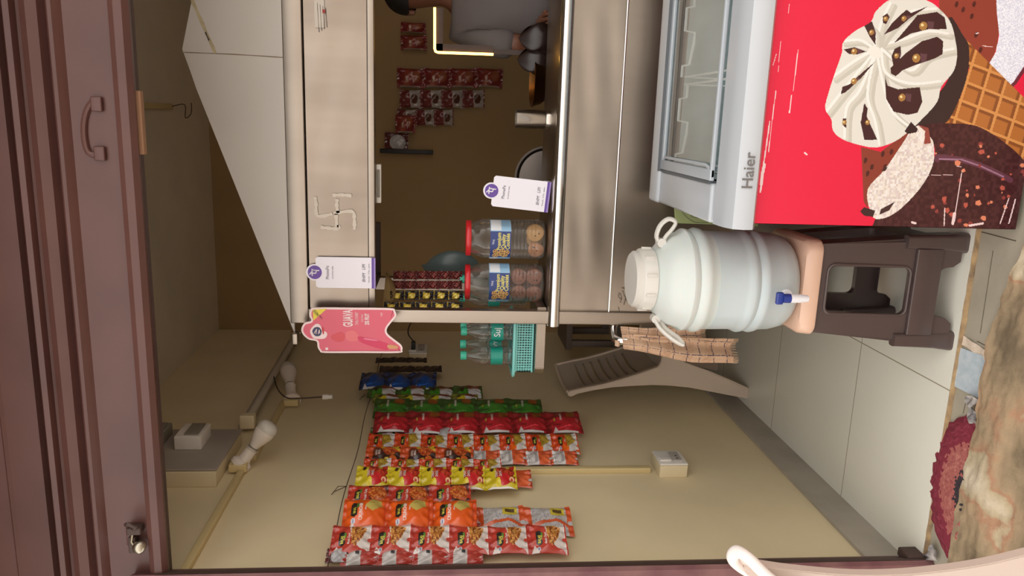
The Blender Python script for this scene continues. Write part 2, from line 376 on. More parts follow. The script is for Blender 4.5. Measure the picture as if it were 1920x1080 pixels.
# ------------------------------------------------------------------ fittings on the left wall
def wall_p(x, y, off=0): return at('X', WX+off, x, y)
CONDUIT = mat('painted_conduit', (206, 186, 136), .55)
b = MB(); b.box(WX, WX+.02, 1.88, 2.52, 2.012, 2.034, CONDUIT, .003); b.build('x').name = 'cable_conduit'
tag(bpy.data.objects['cable_conduit'], 'cream cable duct running from doorway to the nearer bulb', 'conduit')
b = MB(); b.box(WX, WX+.02, 2.60, 3.15, 1.998, 2.02, CONDUIT, .003); tag(b.build('cable_conduit'), 'cream cable duct between the two bulbs', 'conduit')
b = MB(); b.box(WX, WX+.02, 2.475, 2.50, .60, 1.20, CONDUIT, .003); tag(b.build('cable_conduit'), 'upright cream cable duct above the low switchboard', 'conduit')
BULBW = mat('bulb_dome', (205, 200, 190), .25, spec=.5); BULBB = mat('bulb_body', (225, 215, 205), .4)
def bulb(base, tip, lab):
    base = Vector(base); tip = Vector(tip); d = (tip-base).normalized(); e = empty('light_bulb', base)
    Q = Vector((0, 0, 1)).rotation_difference(d).to_matrix().to_4x4(); L = (tip-base).length
    k = MB(); k.box(-.012, .016, -.035, .035, -.03, .03, CONDUIT, .004); k.build('mounting_block', e)
    k = MB(); k.lathe([(0, 0), (.036, 0), (.036, .012), (.03, .018), (.021, .024), (.02, L*.36), (.024, L*.38), (.0, L*.38)], BULBB, M=Q, n=24); k.build('holder', e)
    k = MB(); k.lathe([(0, L*.36), (.016, L*.37), (.0165, L*.45), (.02, L*.5), (.028, L*.62), (.034, L*.72), (.035, L*.8), (0, L*.8)], BULBB, M=Q, n=24); k.lathe([(.0185, L*.40), (.0185, L*.43)], GREYP, M=Q, n=20); h = k.build('bulb_body', e)
    k = MB(); k.lathe([(.0345, L*.79), (.0365, L*.85), (.034, L*.91), (.026, L*.97), (.012, L*.995), (0, L)], BULBW, M=Q, n=24); k.build('dome', h)
    return tag(e, lab, 'bulb', 'bulbs on the left wall')
a = wall_p(450, 872, .02); c = at('X', WX+.16, 510, 792); bulb(a, c, 'nearer white led bulb in a slanted holder, unlit')
a = wall_p(548, 752, .02); c = at('X', WX+.085, 539, 684); bulb(a, c, 'farther white led bulb below the tube light, unlit')
# tube light
a = wall_p(465, 797, .03); c = wall_p(556, 636, .03); e = empty('tube_light', a); dl = (c-a)
b = MB(); b.box(-.02, .0, 0, dl[1], dl[2]*.5-.018, dl[2]*.5+.022, mat('batten_grey', (165, 155, 140), .5), .004, Matrix.Rotation(math.atan2(dl[2], dl[1]), 4, 'X')); b.build('batten', e)
b = MB(); b.tube([(.022, .02, 0), tuple(dl+np.array([.022, -.02, 0]))], .014, mat('glass_tube', (196, 188, 172), .3), 14); b.build('tube', e)
for q, nm in ((0, 'end_cap'), (1, 'end_cap')):
    b = MB(); P0 = dl*q; b.box(P0[0]-.01, P0[0]+.045, P0[1]-.02, P0[1]+.02, P0[2]-.028, P0[2]+.028, CREAMP if q == 0 else STEELP, .006); b.build(nm, e)
tag(e, 'unlit tube light on a grey batten, high on left wall', 'light')
b = MB(); q0 = wall_p(520, 722, .06); pts = [wall_p(x, y, o) for x, y, o in ((512, 700, .05), (520, 728, .09), (536, 745, .12), (560, 747, .12), (605, 744, .12))]
b.tube(smooth_poly([tuple(p) for p in pts], 5, False), .0028, WIRE, 6); e = empty('hanging_cable', tuple(pts[0]))
k = b.build('cord', e); k.location = -Vector(pts[0])
p = pts[-1]; b = MB(); b.tube([p, p+np.array([0, 0, -.02])], .011, ROOMW, 12); b.tube([p+np.array([0, 0, -.018]), p+np.array([0, 0, -.038])], .009, ROOMW, 12); k = b.build('connector', e); k.location = -Vector(pts[0]); k['label'] = 'white plastic connector'
tag(e, 'twisted brown cord with a white connector hanging past farther bulb', 'cable')
# meter board
A = wall_p(452, 900); e = empty('meter_board', (WX, 2.40, 2.10))
b = MB(); b.box(0, .055, 0, .33, -.02, .45, CREAMP, .003); b.build('box', e)
b = MB(); b.box(.056, .064, 0.004, .335, -.022, .45, mat('board_sheet', (158, 148, 138), .5, noise=.05), .002); b.build('front_sheet', e)
def brk(y0, y1, z0, z1, m, nm, dx=.045):
    b = MB(); b.box(.064, .064+dx, y0, y1, z0, z1, m, .004); b.box(.064+dx, .07+dx, y0+.012, y1-.012, z0+.012, z1-.03, GREYP, .002); return b.build(nm, e)
k = brk(.15, .27, .07, .16, ROOMW, 'switch', .05); k['label'] = 'white rounded switch box'
brk(.17, .29, .21, .28, GREYP, 'fuse_carrier'); brk(.02, .13, .25, .33, GREYP, 'fuse_carrier')
tag(e, 'grey meter board with fuse carriers high on left wall', 'board')
# switchboards
def sboard(loc, lab, plug=False, w_=.10, h=.11):
    e = empty('switchboard', loc); b = MB(); b.box(0, .045, 0, w_, 0, h, CREAMP, .003); b.build('back_box', e)
    b = MB(); b.box(.046, .053, .0, w_, 0, h, ROOMW, .002); b.build('face_plate', e)
    b = MB(); b.box(.053, .059, .02, .05, .055, .095, ROOMW, .002); b.build('switch', e)
    b = MB(); b.box(.053, .058, .02, w_-.02, .015, .048, mat('socket_grey', (175, 168, 160), .4), .002)
    for yy in (.035, .055): b.tube([(.0575, yy, .03), (.0585, yy, .03)], .004, BLACKP, 8)
    b.build('socket', e)
    if plug:
        b = MB(); b.box(.06, .10, .03, .06, .06, .08, BLACKP, .004); b.build('plug', e)
    return tag(e, lab, 'switchboard', 'switchboards on the left wall')
p = wall_p(1230, 887); sboard((WX, 2.44, .478), 'white socket and switch board low on the left wall', w_=.11, h=.10)
p = wall_p(783, 672); sboard((WX, 3.72, 1.42), 'switchboard with black plug beside the hanging snacks', True, w_=.16, h=.09)
pts = [np.array([WX+.10, 3.77, 1.49]), np.array([WX+.13, 3.82, 1.52]), np.array([WX+.17, 3.9, 1.50]), np.array([WX+.2, 4.0, 1.42]), np.array([WX+.22, 4.1, 1.30])]
b = MB(); b.tube(smooth_poly([tuple(p) for p in pts], 5, False), .003, BLACKP, 6); tag(b.build('power_cable'), 'thin black cable leading from the plug toward the counter', 'cable')
# hanging wires for the snack strips
b = MB(); pts = [(WX+.03, y, 1.648+.004*math.sin(y*9)) for y in np.linspace(1.88, 3.9, 30)]; b.tube(pts, .0015, WIRE, 5)
for y in (2.34, 3.2): b.tube([(WX+.0, y, 1.70), (WX+.02, y+.02, 1.68), (WX+.03, y, 1.65), (WX+.025, y-.03, 1.69)], .0013, WIRE, 5)
tag(b.build('hanging_wire'), 'thin rusty wire along left wall holding the snack strips', 'wire')
# ceiling batten
p = at('Z', CZ, 250, 197); b = MB(); b.box(p[0]-.012, p[0]+.012, 3.30, 3.74, CZ-.012, CZ, CONDUIT, .002)
b.tube(smooth_poly([(p[0], 3.72, CZ-.012), (p[0]+.01, 3.78, CZ-.05), (p[0]-.05, 3.84, CZ-.03), (p[0]-.03, 3.93, CZ-.03), (p[0]+.02, 4.0, CZ-.012)], 4, False), .002, WIRE, 5)
tag(b.build('ceiling_conduit'), 'short cream ceiling duct with a loose wire at its end', 'conduit')
b = MB(); q = at('Y', 1.84, 262, 170); q2 = at('Y', 1.84, 268, 290); b.box(q2[0], q[0], 1.84, 1.86, 2.03, 2.05, mat('raw_wood', (150, 112, 84), .7), .002)
tag(b.build('wood_strip'), 'short pale wood strip along the lower edge of the header', 'strip')

# ------------------------------------------------------------------ steel kiosk counter
e = empty('steel_counter', (-.63, 2.42, 0)); ox, oy = -.63, 2.42
def K(b, nm, lab=None, par=e, m=None):
    o = b.build(nm, par); 
    if par is e: o.location = (-ox, -oy, 0)
    if lab: o['label'] = lab
    return o
RX = 1.7
b = MB()
b.grid(lambda u, v: (-.61+u*(RX+.61), 2.415+.0025*noise2(u*3, v, 1.2, 8), .805+v*.165), 80, 12, STEEL)
b.grid(lambda u, v: (-.61+u*(RX+.61), 2.412+.003*noise2(u*3, v, 1.5, 9), .10+v*.70), 80, 20, STEEL); K(b, 'front_panel')
b = MB(); b.tube([(-.61, 2.409, .803), (RX, 2.409, .803)], .0035, STEELP, 8); K(b, 'seam_bead')
b = MB(); b.tube([(-.655, 2.40, .987), (-.64, 2.40, .987), (RX, 2.40, .987)], .020, STEELP, 20); K(b, 'front_rail', 'round polished steel rail')
b = MB(); b.box(-.648, RX, 2.42, 2.72, .985, 1.005, STEEL, .003); K(b, 'counter_top')
for x, y in ((-.63, 2.42), (RX-.02, 2.42), (-.63, 2.98), (RX-.02, 2.98)):
    b = MB(); b.box(x-.0215, x+.0215, y-.02, y+.02, 0, 1.82 if y < 2.5 else .9, STEEL, .003); K(b, 'post')
b = MB(); b.box(-.61, RX, 2.43, 3.0, .10, .12, STEEL); b.box(-.625, -.62, 2.44, 2.98, .1, .98, STEEL); K(b, 'side_panel')
b = MB(); b.box(-.65, RX, 2.72, 3.0, .80, .83, STEEL, .003); K(b, 'rear_shelf')
# overhead fascia
b = MB(); b.grid(lambda u, v: (-.61+u*(RX+.61), 2.402+.002*noise2(u*4, v, 1.4, 12), 1.582+v*.178), 80, 14, STEELF); b.box(-.61, RX, 2.41, 2.52, 1.58, 1.765, STEELF); K(b, 'fascia')
b = MB(); b.box(-.61, RX, 2.396, 2.43, 1.560, 1.580, STEEL, .002); K(b, 'lower_rail')
b = MB(); b.box(-.655, RX, 2.396, 2.45, 1.768, 1.825, STEEL, .003); K(b, 'upper_rail')
b = MB(); b.box(-.61, -.40, 2.90, 2.93, 1.585, 1.625, DARKW); b.box(-.61, -.59, 2.52, 2.93, 1.585, 1.625, DARKW); b.box(-.655, -.61, 2.90, 2.94, .9, 1.8, STEEL); K(b, 'roof_bar', 'dark roof bar')
# hook
hb = MB(); h0 = Vector((-.645, 2.40, .79)); hb.tube(smooth_poly([(-.635, 2.43, .775), (-.665, 2.41, .785), (-.688, 2.385, .785), (-.695, 2.365, .77), (-.694, 2.36, .748)], 5, False),   .0135, STEELP, 12); K(hb, 'hook', 'bent steel hook')
# side shelf for the bottle basket
b = MB(); poly = [(-.60, 2.42), (-.81, 2.42), (-.828, 2.43), (-.835, 2.45), (-.835, 2.60), (-.828, 2.62), (-.81, 2.63), (-.60, 2.63)]; b.prism(poly, 1.008, 1.038, STEEL, 'Z', .002); K(b, 'side_shelf')
# painted auspicious mark in white paste
PASTE = mat('white_paste', (205, 194, 180), .7)
def strokes(b, pts, y, wd, m):
    q = [at('Y', y, *p) for p in pts]; q = smooth_poly([(p[0], p[2]) for p in q], 4, False)
    L, Rr = [], []
    for i, p in enumerate(q):
        t = np.array(q[min(i+1, len(q)-1)])-np.array(q[max(0, i-1)]); t = t/max(1e-9, np.linalg.norm(t)); nn = np.array([-t[1], t[0]])*wd/2*(1+.25*math.sin(i*2.1))
        L.append((p[0]+nn[0], y, p[1]+nn[1])); Rr.append((p[0]-nn[0], y, p[1]-nn[1]))
    n = len(q); b.add(L+Rr, [(i, i+1, n+i+1, n+i) for i in range(n-1)], m)
b = MB(); g = lambda x, y: (540+x/3.6, 380+y/3.6)
for st in ([g(182, -40), g(190, 10), g(200, 90), g(300, 75)], [g(310, 72), g(430, 58), g(448, 110), g(448, 182)], [g(332, -25), g(330, 20), g(338, 70)], [g(300, -50), g(370, -52), g(430, -46)], [g(220, 165), g(280, 172), g(340, 175), g(338, 150)], [g(325, 75), g(330, 165)]):
    strokes(b, st, 2.3985, .010, PASTE)
K(b, 'painted_mark', 'white paste mark painted on the fascia')
b = MB(); p = at('Y', 2.396, 600, 25); 
b.prism([(p[0]-.04, p[2]-.012), (p[0]+.04, p[2]-.012), (p[0]+.04, p[2]+.016), (p[0]-.04, p[2]+.016)], 2.3975, 2.3985, mat('clear_label', (196, 186, 172), .3), 'Y')
for i in range(4): strokes(b, [(595+i*5, 5+i*3), (598+i*5, 60-i*3)], 2.397, .0012, DARKW)
p = at('Y', 2.396, 607, 21); b.prism([(p[0]-.005, p[2]-.004), (p[0]+.005, p[2]-.004), (p[0]+.005, p[2]+.004), (p[0]-.005, p[2]+.004)], 2.396, 2.3972, mat('red_print', (150, 40, 40), .5), 'Y'); K(b, 'sticker')
b = MB()   # faint handwriting on the lower panel
for s_ in ([(1163, 568), (1166, 560), (1163, 550), (1160, 556), (1165, 562)], [(1168, 545), (1172, 556), (1176, 566)], [(1170, 572), (1180, 540)], [(1160, 576), (1162, 585)], [(1182, 574), (1184, 540)], [(1166, 540), (1186, 544)]): strokes(b, s_, 2.4065, .0014, DARKW)
K(b, 'pen_marks')
tag(e, 'stainless steel stall counter with an overhead fascia and round rail', 'counter')
# light switch strip under fascia
b = MB(); b.box(at('Y', 2.46, 708, 380)[0], at('Y', 2.46, 708, 308)[0], 2.45, 2.475, 1.545, 1.56, ROOMW, .002); b.box(at('Y', 2.45, 708, 370)[0], at('Y', 2.45, 708, 318)[0], 2.446, 2.45, 1.548, 1.557, GREYP, .001); tag(b.build('mount_strip'), 'small white plastic fitting under the counter fascia', 'fitting')

# white laminate board standing on the fascia
P = [at('Y', 2.40, x, y) for x, y in ((553, 626), (529, 0), (420, -330), (372, -60), (342, 92), (356, 130), (368, 165))]
b = MB(); b.prism([(p[0], p[2]) for p in P], 2.398, 2.410, WHITEB, 'Y'); e = empty('laminate_board', (0, 2.40, 1.82)); k = b.build('board', e); k.location = (0, -2.40, -1.82)
TAPE = mat('brown_tape', (170, 156, 124), .6, noise=.15, nscale=40); GAP = mat('board_joint', (120, 104, 88), .8)
b = MB(); strokes(b, [(342, 98), (440, 102), (534, 108)], 2.3975, .0025, GAP); k = b.build('joint', e); k.location = (0, -2.40, -1.82)
b = MB(); strokes(b, [(360, 0), (380, 45), (404, 100)], 2.3972, .009, TAPE); strokes(b, [(385, 60), (392, 76)], 2.3968, .004, DARKW); k = b.build('tape', e); k.location = (0, -2.40, -1.82); k['label'] = 'yellowed tape over a crack'
tag(e, 'white laminate board with a sloped top above steel fascia', 'board')

# ------------------------------------------------------------------ payment cards
CARDW = mat('card_white', (232, 228, 236), .45); PUR = mat('card_purple', (96, 62, 150), .4); PURL = mat('card_lilac', (150, 130, 190), .4); INKG = mat('card_grey_ink', (95, 92, 105), .5)
def pay_card(org, th, tilt, lab):
    """card in its own plane: x across, z up, .105 wide, .20 tall, foot at 0"""
    e = empty('payment_card', org); e.rotation_euler = (tilt, th, 0)
    W, H = .098, .182; r = .026
    out = [(-W/2, 0), (W/2, 0), (W/2, H-.006), (W/2-.006, H)]
    out += [(math.cos(a)*r, H+.004+math.sin(a)*r) for a in np.linspace(-.15, PI+.15, 18)]
    out += [(-W/2+.006, H), (-W/2, H-.006)]
    b = MB(); b.prism(out, 0, .003, CARDW, 'Y'); fn = lambda cx, cz: (lambda a, c: (cx+a, -.0009, cz+c))
    b.text('PhonePe', INKG, fn(0, H-.036), .0145, .85); b.text('ACCEPTED HERE', INKG, fn(0, H-.052), .0055); b.text('BHIM   UPI', INKG, lambda a, c: (a+c*.25, -.0009, .034+c), .0145, .85)
    b.text('PhonePe   G Pay   paytm', INKG, fn(0, .0185), .006)
    b.build('card', e)
    b = MB(); b.prism([(math.cos(a)*.0215, H+.003+math.sin(a)*.0215) for a in np.linspace(0, 2*PI, 28, endpoint=False)], -.0012, -.0002, PUR, 'Y')
    for st in ([(-.011, .009), (.011, .009)], [(-.003, .009), (-.003, -.002), (.004, -.004), (.007, .001), (.006, .009)], [(.006, .009), (.006, -.013)], [(.003, .009), (-.007, .017)]):
        q = st
        for (a, c), (a2, c2) in zip(q[:-1], q[1:]):
            b.tube([(a, -.0016, H+.002+c), (a2, -.0016, H+.002+c2)], .0019, CARDW, 6)
    k = b.build('logo', e); k['label'] = 'round purple logo'
    b = MB(); b.box(-W/2, W/2, -.0012, .0005, 0, .010, PUR); b.box(-W/2, W/2, -.0035, -.0012, -.002, .003, PURL); k = b.build('footer_band', e); k['label'] = 'purple band'
    return e, b
e, _ = pay_card((-.488, 2.39, 1.560), 0, 0, ''); tag(e, 'white payment card taped on the overhead steel fascia', 'sign', 'payment cards')
e, _ = pay_card((-.243, 2.45, 1.012), .085, -.06, '')
b = MB(); b.prism([(-.049, .02), (.049, .02), (.049, .0), (-.049, .0)], .003, .035, CARDW, 'Y'); b.build('foot', e)
tag(e, 'white payment card standing on the counter beside cookie jars', 'sign', 'payment cards')

# ------------------------------------------------------------------ guava standee
yG = 2.352
G = [g(*p) for p in ((150, 728), (190, 709), (450, 710), (690, 713), (722, 730), (730, 765), (700, 805), (668, 850), (672, 885), (715, 922), (765, 962), (771, 995), (745, 1014), (500, 1014), (250, 1014), (215, 1000), (200, 975), (192, 936), (140, 924), (100, 888), (90, 850), (112, 812), (156, 798), (146, 765))]
Gw = [at('Y', yG, *p) for p in G]; Gp = smooth_poly([(p[0], p[2]) for p in Gw], 4)
PINK = mat('pink_print', (214, 92, 112), .4); PINKD = mat('ice_lolly_pink', (205, 50, 90), .4); CRED = mat('guava_flesh', (222, 110, 116), .4); CW = mat('print_white', (236, 214, 214), .45)
YEL = mat('print_yellow', (225, 205, 60), .4); NAVY = mat('print_navy', (42, 44, 84), .4); TAN = mat('lolly_stick', (206, 150, 104), .5); INK = mat('print_black', (30, 28, 30), .5); RED = mat('print_red', (196, 40, 48), .4)
e = empty('ice_lolly_sign', (-.66, yG, 1.63)); cen = (-.66, yG, 1.63)
def Kg(b, nm, lab=None):
    o = b.build(nm, e); o.location = tuple(-c for c in cen)
    if lab: o['label'] = lab
b = MB(); b.prism(Gp, yG, yG+.004, CW, 'Y'); Kg(b, 'board')
pin = inset(Gp, .006)
b = MB(); b.prism(pin, yG-.001, yG, PINK, 'Y')
def gp(x, y): p = at('Y', yG, *g(x, y)); return (p[0], p[2])
def shape(b, pts, m, dy, sm=True):
    q = [gp(*p) for p in pts]; q = smooth_poly(q, 3) if sm else q; b.prism(q, yG-dy, yG-dy+.0006, m, 'Y')
shape(b, [(395, 870), (450, 862), (480, 905), (470, 930), (420, 935), (390, 915)], CRED, .0020); shape(b, [(290, 900), (360, 872), (385, 900), (370, 935), (320, 935)], mat('guava_red', (208, 74, 84), .4), .0018)
shape(b, [(470, 905), (520, 910), (670, 950), (680, 985), (640, 990), (500, 945)], PINKD, .0022); shape(b, [(520, 912), (600, 925), (600, 932), (520, 922)], mat('lolly_shine', (226, 120, 150), .4), .0028)
shape(b, [(675, 958), (735, 965), (742, 978), (730, 986), (678, 982)], TAN, .0024)
def Tg(txt, x, y, size, m, sx=1, rot=0, dy=.0022, bold=0):
    cx, cz = gp(x, y); b.text(txt, m, lambda a, c: (cx+a*math.cos(rot)-c*math.sin(rot), yG-dy, cz+a*math.sin(rot)+c*math.cos(rot)), size, sx, bold=bold)
Tg('GUAVA', 408, 780, .040, CW, .40, 0, bold=.03); Tg('CHILLI SORBET', 465, 781, .013, CW, .47); Tg('CONTAINS', 502, 779, .009, CW, .55); Tg('20% FRUIT', 535, 785, .019, CW, .42, bold=.03); Tg('100', 632, 755, .009, CW)
Kg(b, 'print')
b = MB(); b.prism([gp(168, 722), gp(262, 716), gp(172, 795)], yG-.0022, yG-.0012, YEL, 'Y'); Tg('NEW', 188, 745, .010, INK, 1, .65, .0026); Tg('LAUNCH', 205, 752, .009, INK, 1, .65, .0026); Kg(b, 'corner_flash', 'yellow corner flash')
b = MB(); shape(b, [(150, 862), (185, 820), (215, 822), (235, 858), (265, 880), (250, 915), (190, 918), (165, 905)], CW, .0022); shape(b, [(165, 868), (180, 842), (210, 840), (228, 866), (218, 895), (185, 898)], NAVY, .0028)
for st in ([(178, 880), (195, 850), (190, 885)], [(205, 885), (212, 855), (216, 880)]):
    q = [gp(*p) for p in st]
    for a, c in zip(q[:-1], q[1:]): b.tube([(a[0], yG-.0034, a[1]), (c[0], yG-.0034, c[1])], .0012, CW, 5)
shape(b, [(228, 845), (238, 842), (245, 880), (236, 884)], RED, .003); Kg(b, 'badge', 'navy brand badge')
b = MB(); q = gp(262, 985); b.box(q[0]-.004, q[0]+.004, yG-.002, yG-.001, q[1]-.004, q[1]+.004, CW); Kg(b, 'green_mark')
b = MB(); q = at('Y', 2.40, 560, 632); b.box(q[0]-.012, q[0]+.022, 2.356, 2.40, q[2]-.004, q[2]+.012, STEEL, .002); Kg(b, 'clip', 'steel clip')
tag(e, 'pink die-cut guava ice lolly sign clipped to the fascia end', 'sign')

# ------------------------------------------------------------------ freezer
e = empty('chest_freezer', (-.216, 1.69, 0)); fo = (-.216, 1.69, 0)
def Kf(b, nm, lab=None, par=None):
    o = b.build(nm, par or e)
    if par is None: o.location = tuple(-c for c in fo)
    if lab: o['label'] = lab
    return o
FX0, FX1, FY0, FY1 = -.216, .95, 1.69, 2.27
REDP = mat('freezer_red', (240, 40, 66), .35, coat=.3); FG = mat('freezer_grey_rim', (186, 190, 195), .35, coat=.2); FW = mat('freezer_white', (232, 234, 232), .4)
POST = art_mat('freezer_poster', .35, .25)
# printed front
nu, nv = 470, 560
xs = FX0+(np.arange(nu)+.5)/nu*(.36+.216); zs = .004+(np.arange(nv)+.5)/nv*.641
XX, ZZ = np.meshgrid(xs, zs); D = np.stack([XX, np.full_like(XX, FY0), ZZ], -1)-CAM; kk = D@CF
PXX = 960-F_PX*(D@CU)/kk; PYY = 1080-(540+F_PX*(D@CR)/kk)
A = Art(nu, nv, (218, 26, 62), (PXX-1480)*2.4545, PYY*2.4545)        # drawn in the printed picture's own frame
def S(P, k=4): return smooth_poly(P, k)
A.poly(S([(725, -300), (945, -200), (965, 150), (910, 300), (840, 225), (745, 110), (690, 40)]), (140, 58, 44)); bis = A.last
for q in ((800, 45), (840, 75), (770, 20), (860, 160), (880, 230), (850, 20)): A.ell(q[0], q[1], 8, 14, (78, 30, 26), .3, bis)
A.poly([(945, -200), (1400, -200), (1300, 100), (1100, 300), (1000, 420), (915, 302), (950, 240), (966, 160), (955, 60)], (222, 222, 234)); A.speck(A.last, [(205, 206, 222), (236, 236, 244)], .6, 2)
A.line([(1100, 290), (1040, 380), (1003, 418)], 16, (104, 36, 50))
A.poly([(795, 165), (1100, 470), (1400, 850), (1200, 900), (1000, 680), (900, 600), (820, 572), (712, 570), (790, 440), (826, 320)], (172, 104, 48)); cone = A.last
ca = (np.sin((A.U*.82+A.V*.25)*.085) > .55) | (np.sin((A.U*.35-A.V*.9)*.075) > .55); A.put(cone & ca, (132, 74, 34))
cb = (np.sin((A.U*.82+A.V*.25)*.085-.5) > .9) | (np.sin((A.U*.35-A.V*.9)*.075-.5) > .9); A.put(cone & cb, (205, 140, 78))
A.poly(S([(735, 80), (800, 165), (826, 215), (822, 330), (785, 450), (722, 565), (640, 575), (560, 600), (600, 540), (680, 440), (740, 330)]), (52, 34, 34))
A.poly([(330, 678), (420, 700), (570, 590), (560, 660), (440, 780), (380, 850), (360, 960), (342, 930)], (132, 56, 42)); bis = A.last
for q in ((380, 770), (430, 710), (360, 800), (470, 700), (440, 770), (350, 740)): A.ell(q[0], q[1], 8, 14, (76, 32, 28), .3, bis)
A.poly(S([(560, 600), (660, 570), (820, 573), (900, 598), (1000, 665), (1085, 745), (1250, 950), (1300, 1200), (395, 1200), (388, 1030), (420, 1000), (500, 960), (600, 870), (665, 740), (655, 650)]), (66, 30, 32)); bar = A.last
A.speck(bar, [(74, 36, 38), (60, 24, 28)], .8, 6, 4)
A.line(S([(680, 735), (780, 735), (880, 765), (980, 810), (1085, 880)], 4)[:-6], 26, (96, 52, 66), bar); A.line([(690, 733), (790, 735), (885, 768), (985, 815)], 7, (150, 110, 132), bar)
rr = np.random.RandomState(3)
for i in range(46):
    cx, cy = 640+rr.rand()*500, 640+rr.rand()*420; s_ = 5+rr.rand()*12; a0 = rr.rand()*3
    A.poly([(cx+s_*math.cos(a0+t)*(.6+.5*rr.rand()), cy+s_*math.sin(a0+t)*(.6+.5*rr.rand())) for t in (0, 1.2, 2.4, 3.6, 4.9)], ((178, 84, 70), (214, 128, 96), (140, 60, 56))[i % 3], bar)
# swirl of cream
CO = S([(470, -5), (560, -12), (640, 5), (700, 50), (745, 110), (765, 190), (772, 260), (755, 330), (700, 400), (680, 470), (620, 540), (545, 610), (480, 655), (400, 680), (320, 668), (240, 640), (200, 600), (193, 550), (165, 500), (180, 430), (205, 350), (240, 250), (248, 195), (300, 145), (345, 120), (380, 95), (400, 50)])
A.poly(CO, (216, 213, 204)); cr_ = A.last
def curve(P, wd, c): A.line(S(P, 4)[:-4] if False else smooth_poly(P, 5, False), wd, c, cr_)
for P_, c_ in (([(410, 215), (520, 190), (640, 150), (735, 160)], 0), ([(410, 215), (470, 130), (560, 60), (680, 45)], 0), ([(405, 215), (425, 120), (470, 20)], 0), ([(400, 215), (395, 150), (350, 110)], 0), ([(385, 220), (330, 190), (250, 195)], 0),
               ([(385, 240), (300, 290), (205, 360)], 0), ([(390, 255), (270, 400), (175, 520)], 0), ([(395, 260), (330, 420), (270, 500), (260, 640)], 0), ([(400, 260), (365, 440), (400, 560), (420, 670)], 0), ([(410, 260), (440, 400), (480, 520), (560, 590)], 0), ([(430, 240), (450, 340), (560, 390), (700, 380)], 0), ([(430, 230), (560, 330), (640, 260), (760, 230)], 0)):
    Q = smooth_poly(P_, 5, False); A.line([(x+14, y+12) for x, y in Q], 26, (192, 188, 176), cr_); A.line([(x+6, y+5) for x, y in Q], 14, (204, 200, 188), cr_); A.line([(x-6, y-5) for x, y in Q], 12, (230, 228, 222), cr_)
A.ell(395, 240, 34, 26, (226, 223, 214), .5)
for P_ in ([(345, 120), (380, 98), (398, 150), (396, 208), (370, 170)], [(430, 75), (450, 62), (462, 80), (445, 112), (430, 105)], [(510, 70), (540, 45), (560, 60), (640, 28), (560, 80), (500, 130), (435, 160), (470, 110)], [(480, 200), (540, 130), (590, 70), (680, 55), (715, 80), (725, 135), (640, 135), (560, 155)],
           [(470, 260), (485, 225), (512, 212), (515, 250), (500, 295), (478, 300)], [(465, 315), (530, 250), (610, 190), (680, 170), (708, 190), (705, 250), (670, 270), (580, 300), (520, 325), (490, 352), (468, 340)], [(440, 350), (452, 395), (500, 412), (600, 402), (612, 470), (590, 520), (545, 530), (480, 515), (445, 455)],
           [(250, 228), (300, 218), (355, 238), (310, 252), (275, 250)], [(236, 435), (245, 400), (275, 390), (340, 330), (395, 285), (330, 360), (260, 425)], [(345, 475), (360, 500), (355, 535), (380, 590), (405, 645), (345, 645), (328, 565)], [(245, 548), (262, 545), (262, 592), (244, 575)]):
    A.poly(P_, (62, 30, 32), cr_); 
    x = sum(p[0] for p in P_)/len(P_); y = sum(p[1] for p in P_)/len(P_); sc = .045*abs(P_[0][0]-P_[len(P_)//2][0])+12
    A.poly([(x+sc*.8, y-sc), (x+sc*2.2, y-sc*.8), (x+sc*2, y+sc), (x+sc, y+sc*.8)], (92, 58, 64), cr_ & A.last)
    A.ell(x, y, sc*.8, sc*.9, (160, 116, 62), .4, cr_); A.ell(x-sc*.2, y-sc*.2, sc*.3, sc*.3, (232, 208, 150))
# bitten cream
A.poly(S([(600, 580), (640, 620), (664, 665), (660, 760), (600, 870), (490, 980), (400, 1010), (368, 960), (362, 870), (440, 780), (525, 655), (560, 600)]), (226, 216, 206)); bc = A.last
A.speck(bc, [(228, 222, 218), (206, 190, 184), (220, 210, 198), (212, 198, 194)], .8, 4, 9)
for P_, c in (([(530, 605), (560, 562), (592, 595), (585, 610), (545, 618)], (52, 28, 30)), ([(325, 975), (345, 955), (395, 972), (385, 1000), (345, 995)], (58, 34, 34)), ([(420, 965), (485, 930), (460, 970), (415, 990)], (66, 40, 40)), ([(590, 575), (640, 590), (652, 660), (620, 665), (625, 605)], (140, 66, 56)), ([(440, 775), (455, 768), (440, 790), (420, 785)], (60, 32, 32))): A.poly(P_, c)
# scuffs where the print has worn off
for P_, wd in (([(40, 230), (18, 420)], 3), ([(10, 440), (0, 520)], 5), ([(-62, 420), (-80, 560), (-95, 700)], 4), ([(-90, 560), (-110, 700), (-122, 780)], 6), ([(-115, 760), (-124, 800), (-130, 850)], 14), ([(-128, 850), (-134, 885)], 8), ([(-40, 190), (-52, 330)], 2), ([(70, 705), (80, 712)], 8), ([(-60, 250), (-75, 300)], 3), ([(0, 20), (-4, 60)], 2),
               ([(795, 790), (770, 940), (755, 1030)], 4), ([(760, 985), (752, 1030)], 14), ([(715, 960), (712, 1040)], 5), ([(1010, 915), (970, 1030)], 5), ([(1040, 920), (1010, 1030)], 6), ([(1070, 910), (1055, 1030)], 6), ([(640, 808), (760, 806)], 2), ([(860, 155), (870, 152)], 6), ([(890, 212), (935, 216)], 3), ([(770, 765), (790, 770)], 3), ([(565, 1025), (580, 1030)], 10), ([(830, 1040), (890, 1030)], 10)):
    A.line([(x, y) for x, y in P_], wd, (226, 200, 200))
b = MB(); b.grid(lambda u, v: (FX0+.001+u*.575, FY0, .004+v*.641), nu, nv, POST, A.a, smooth=False)
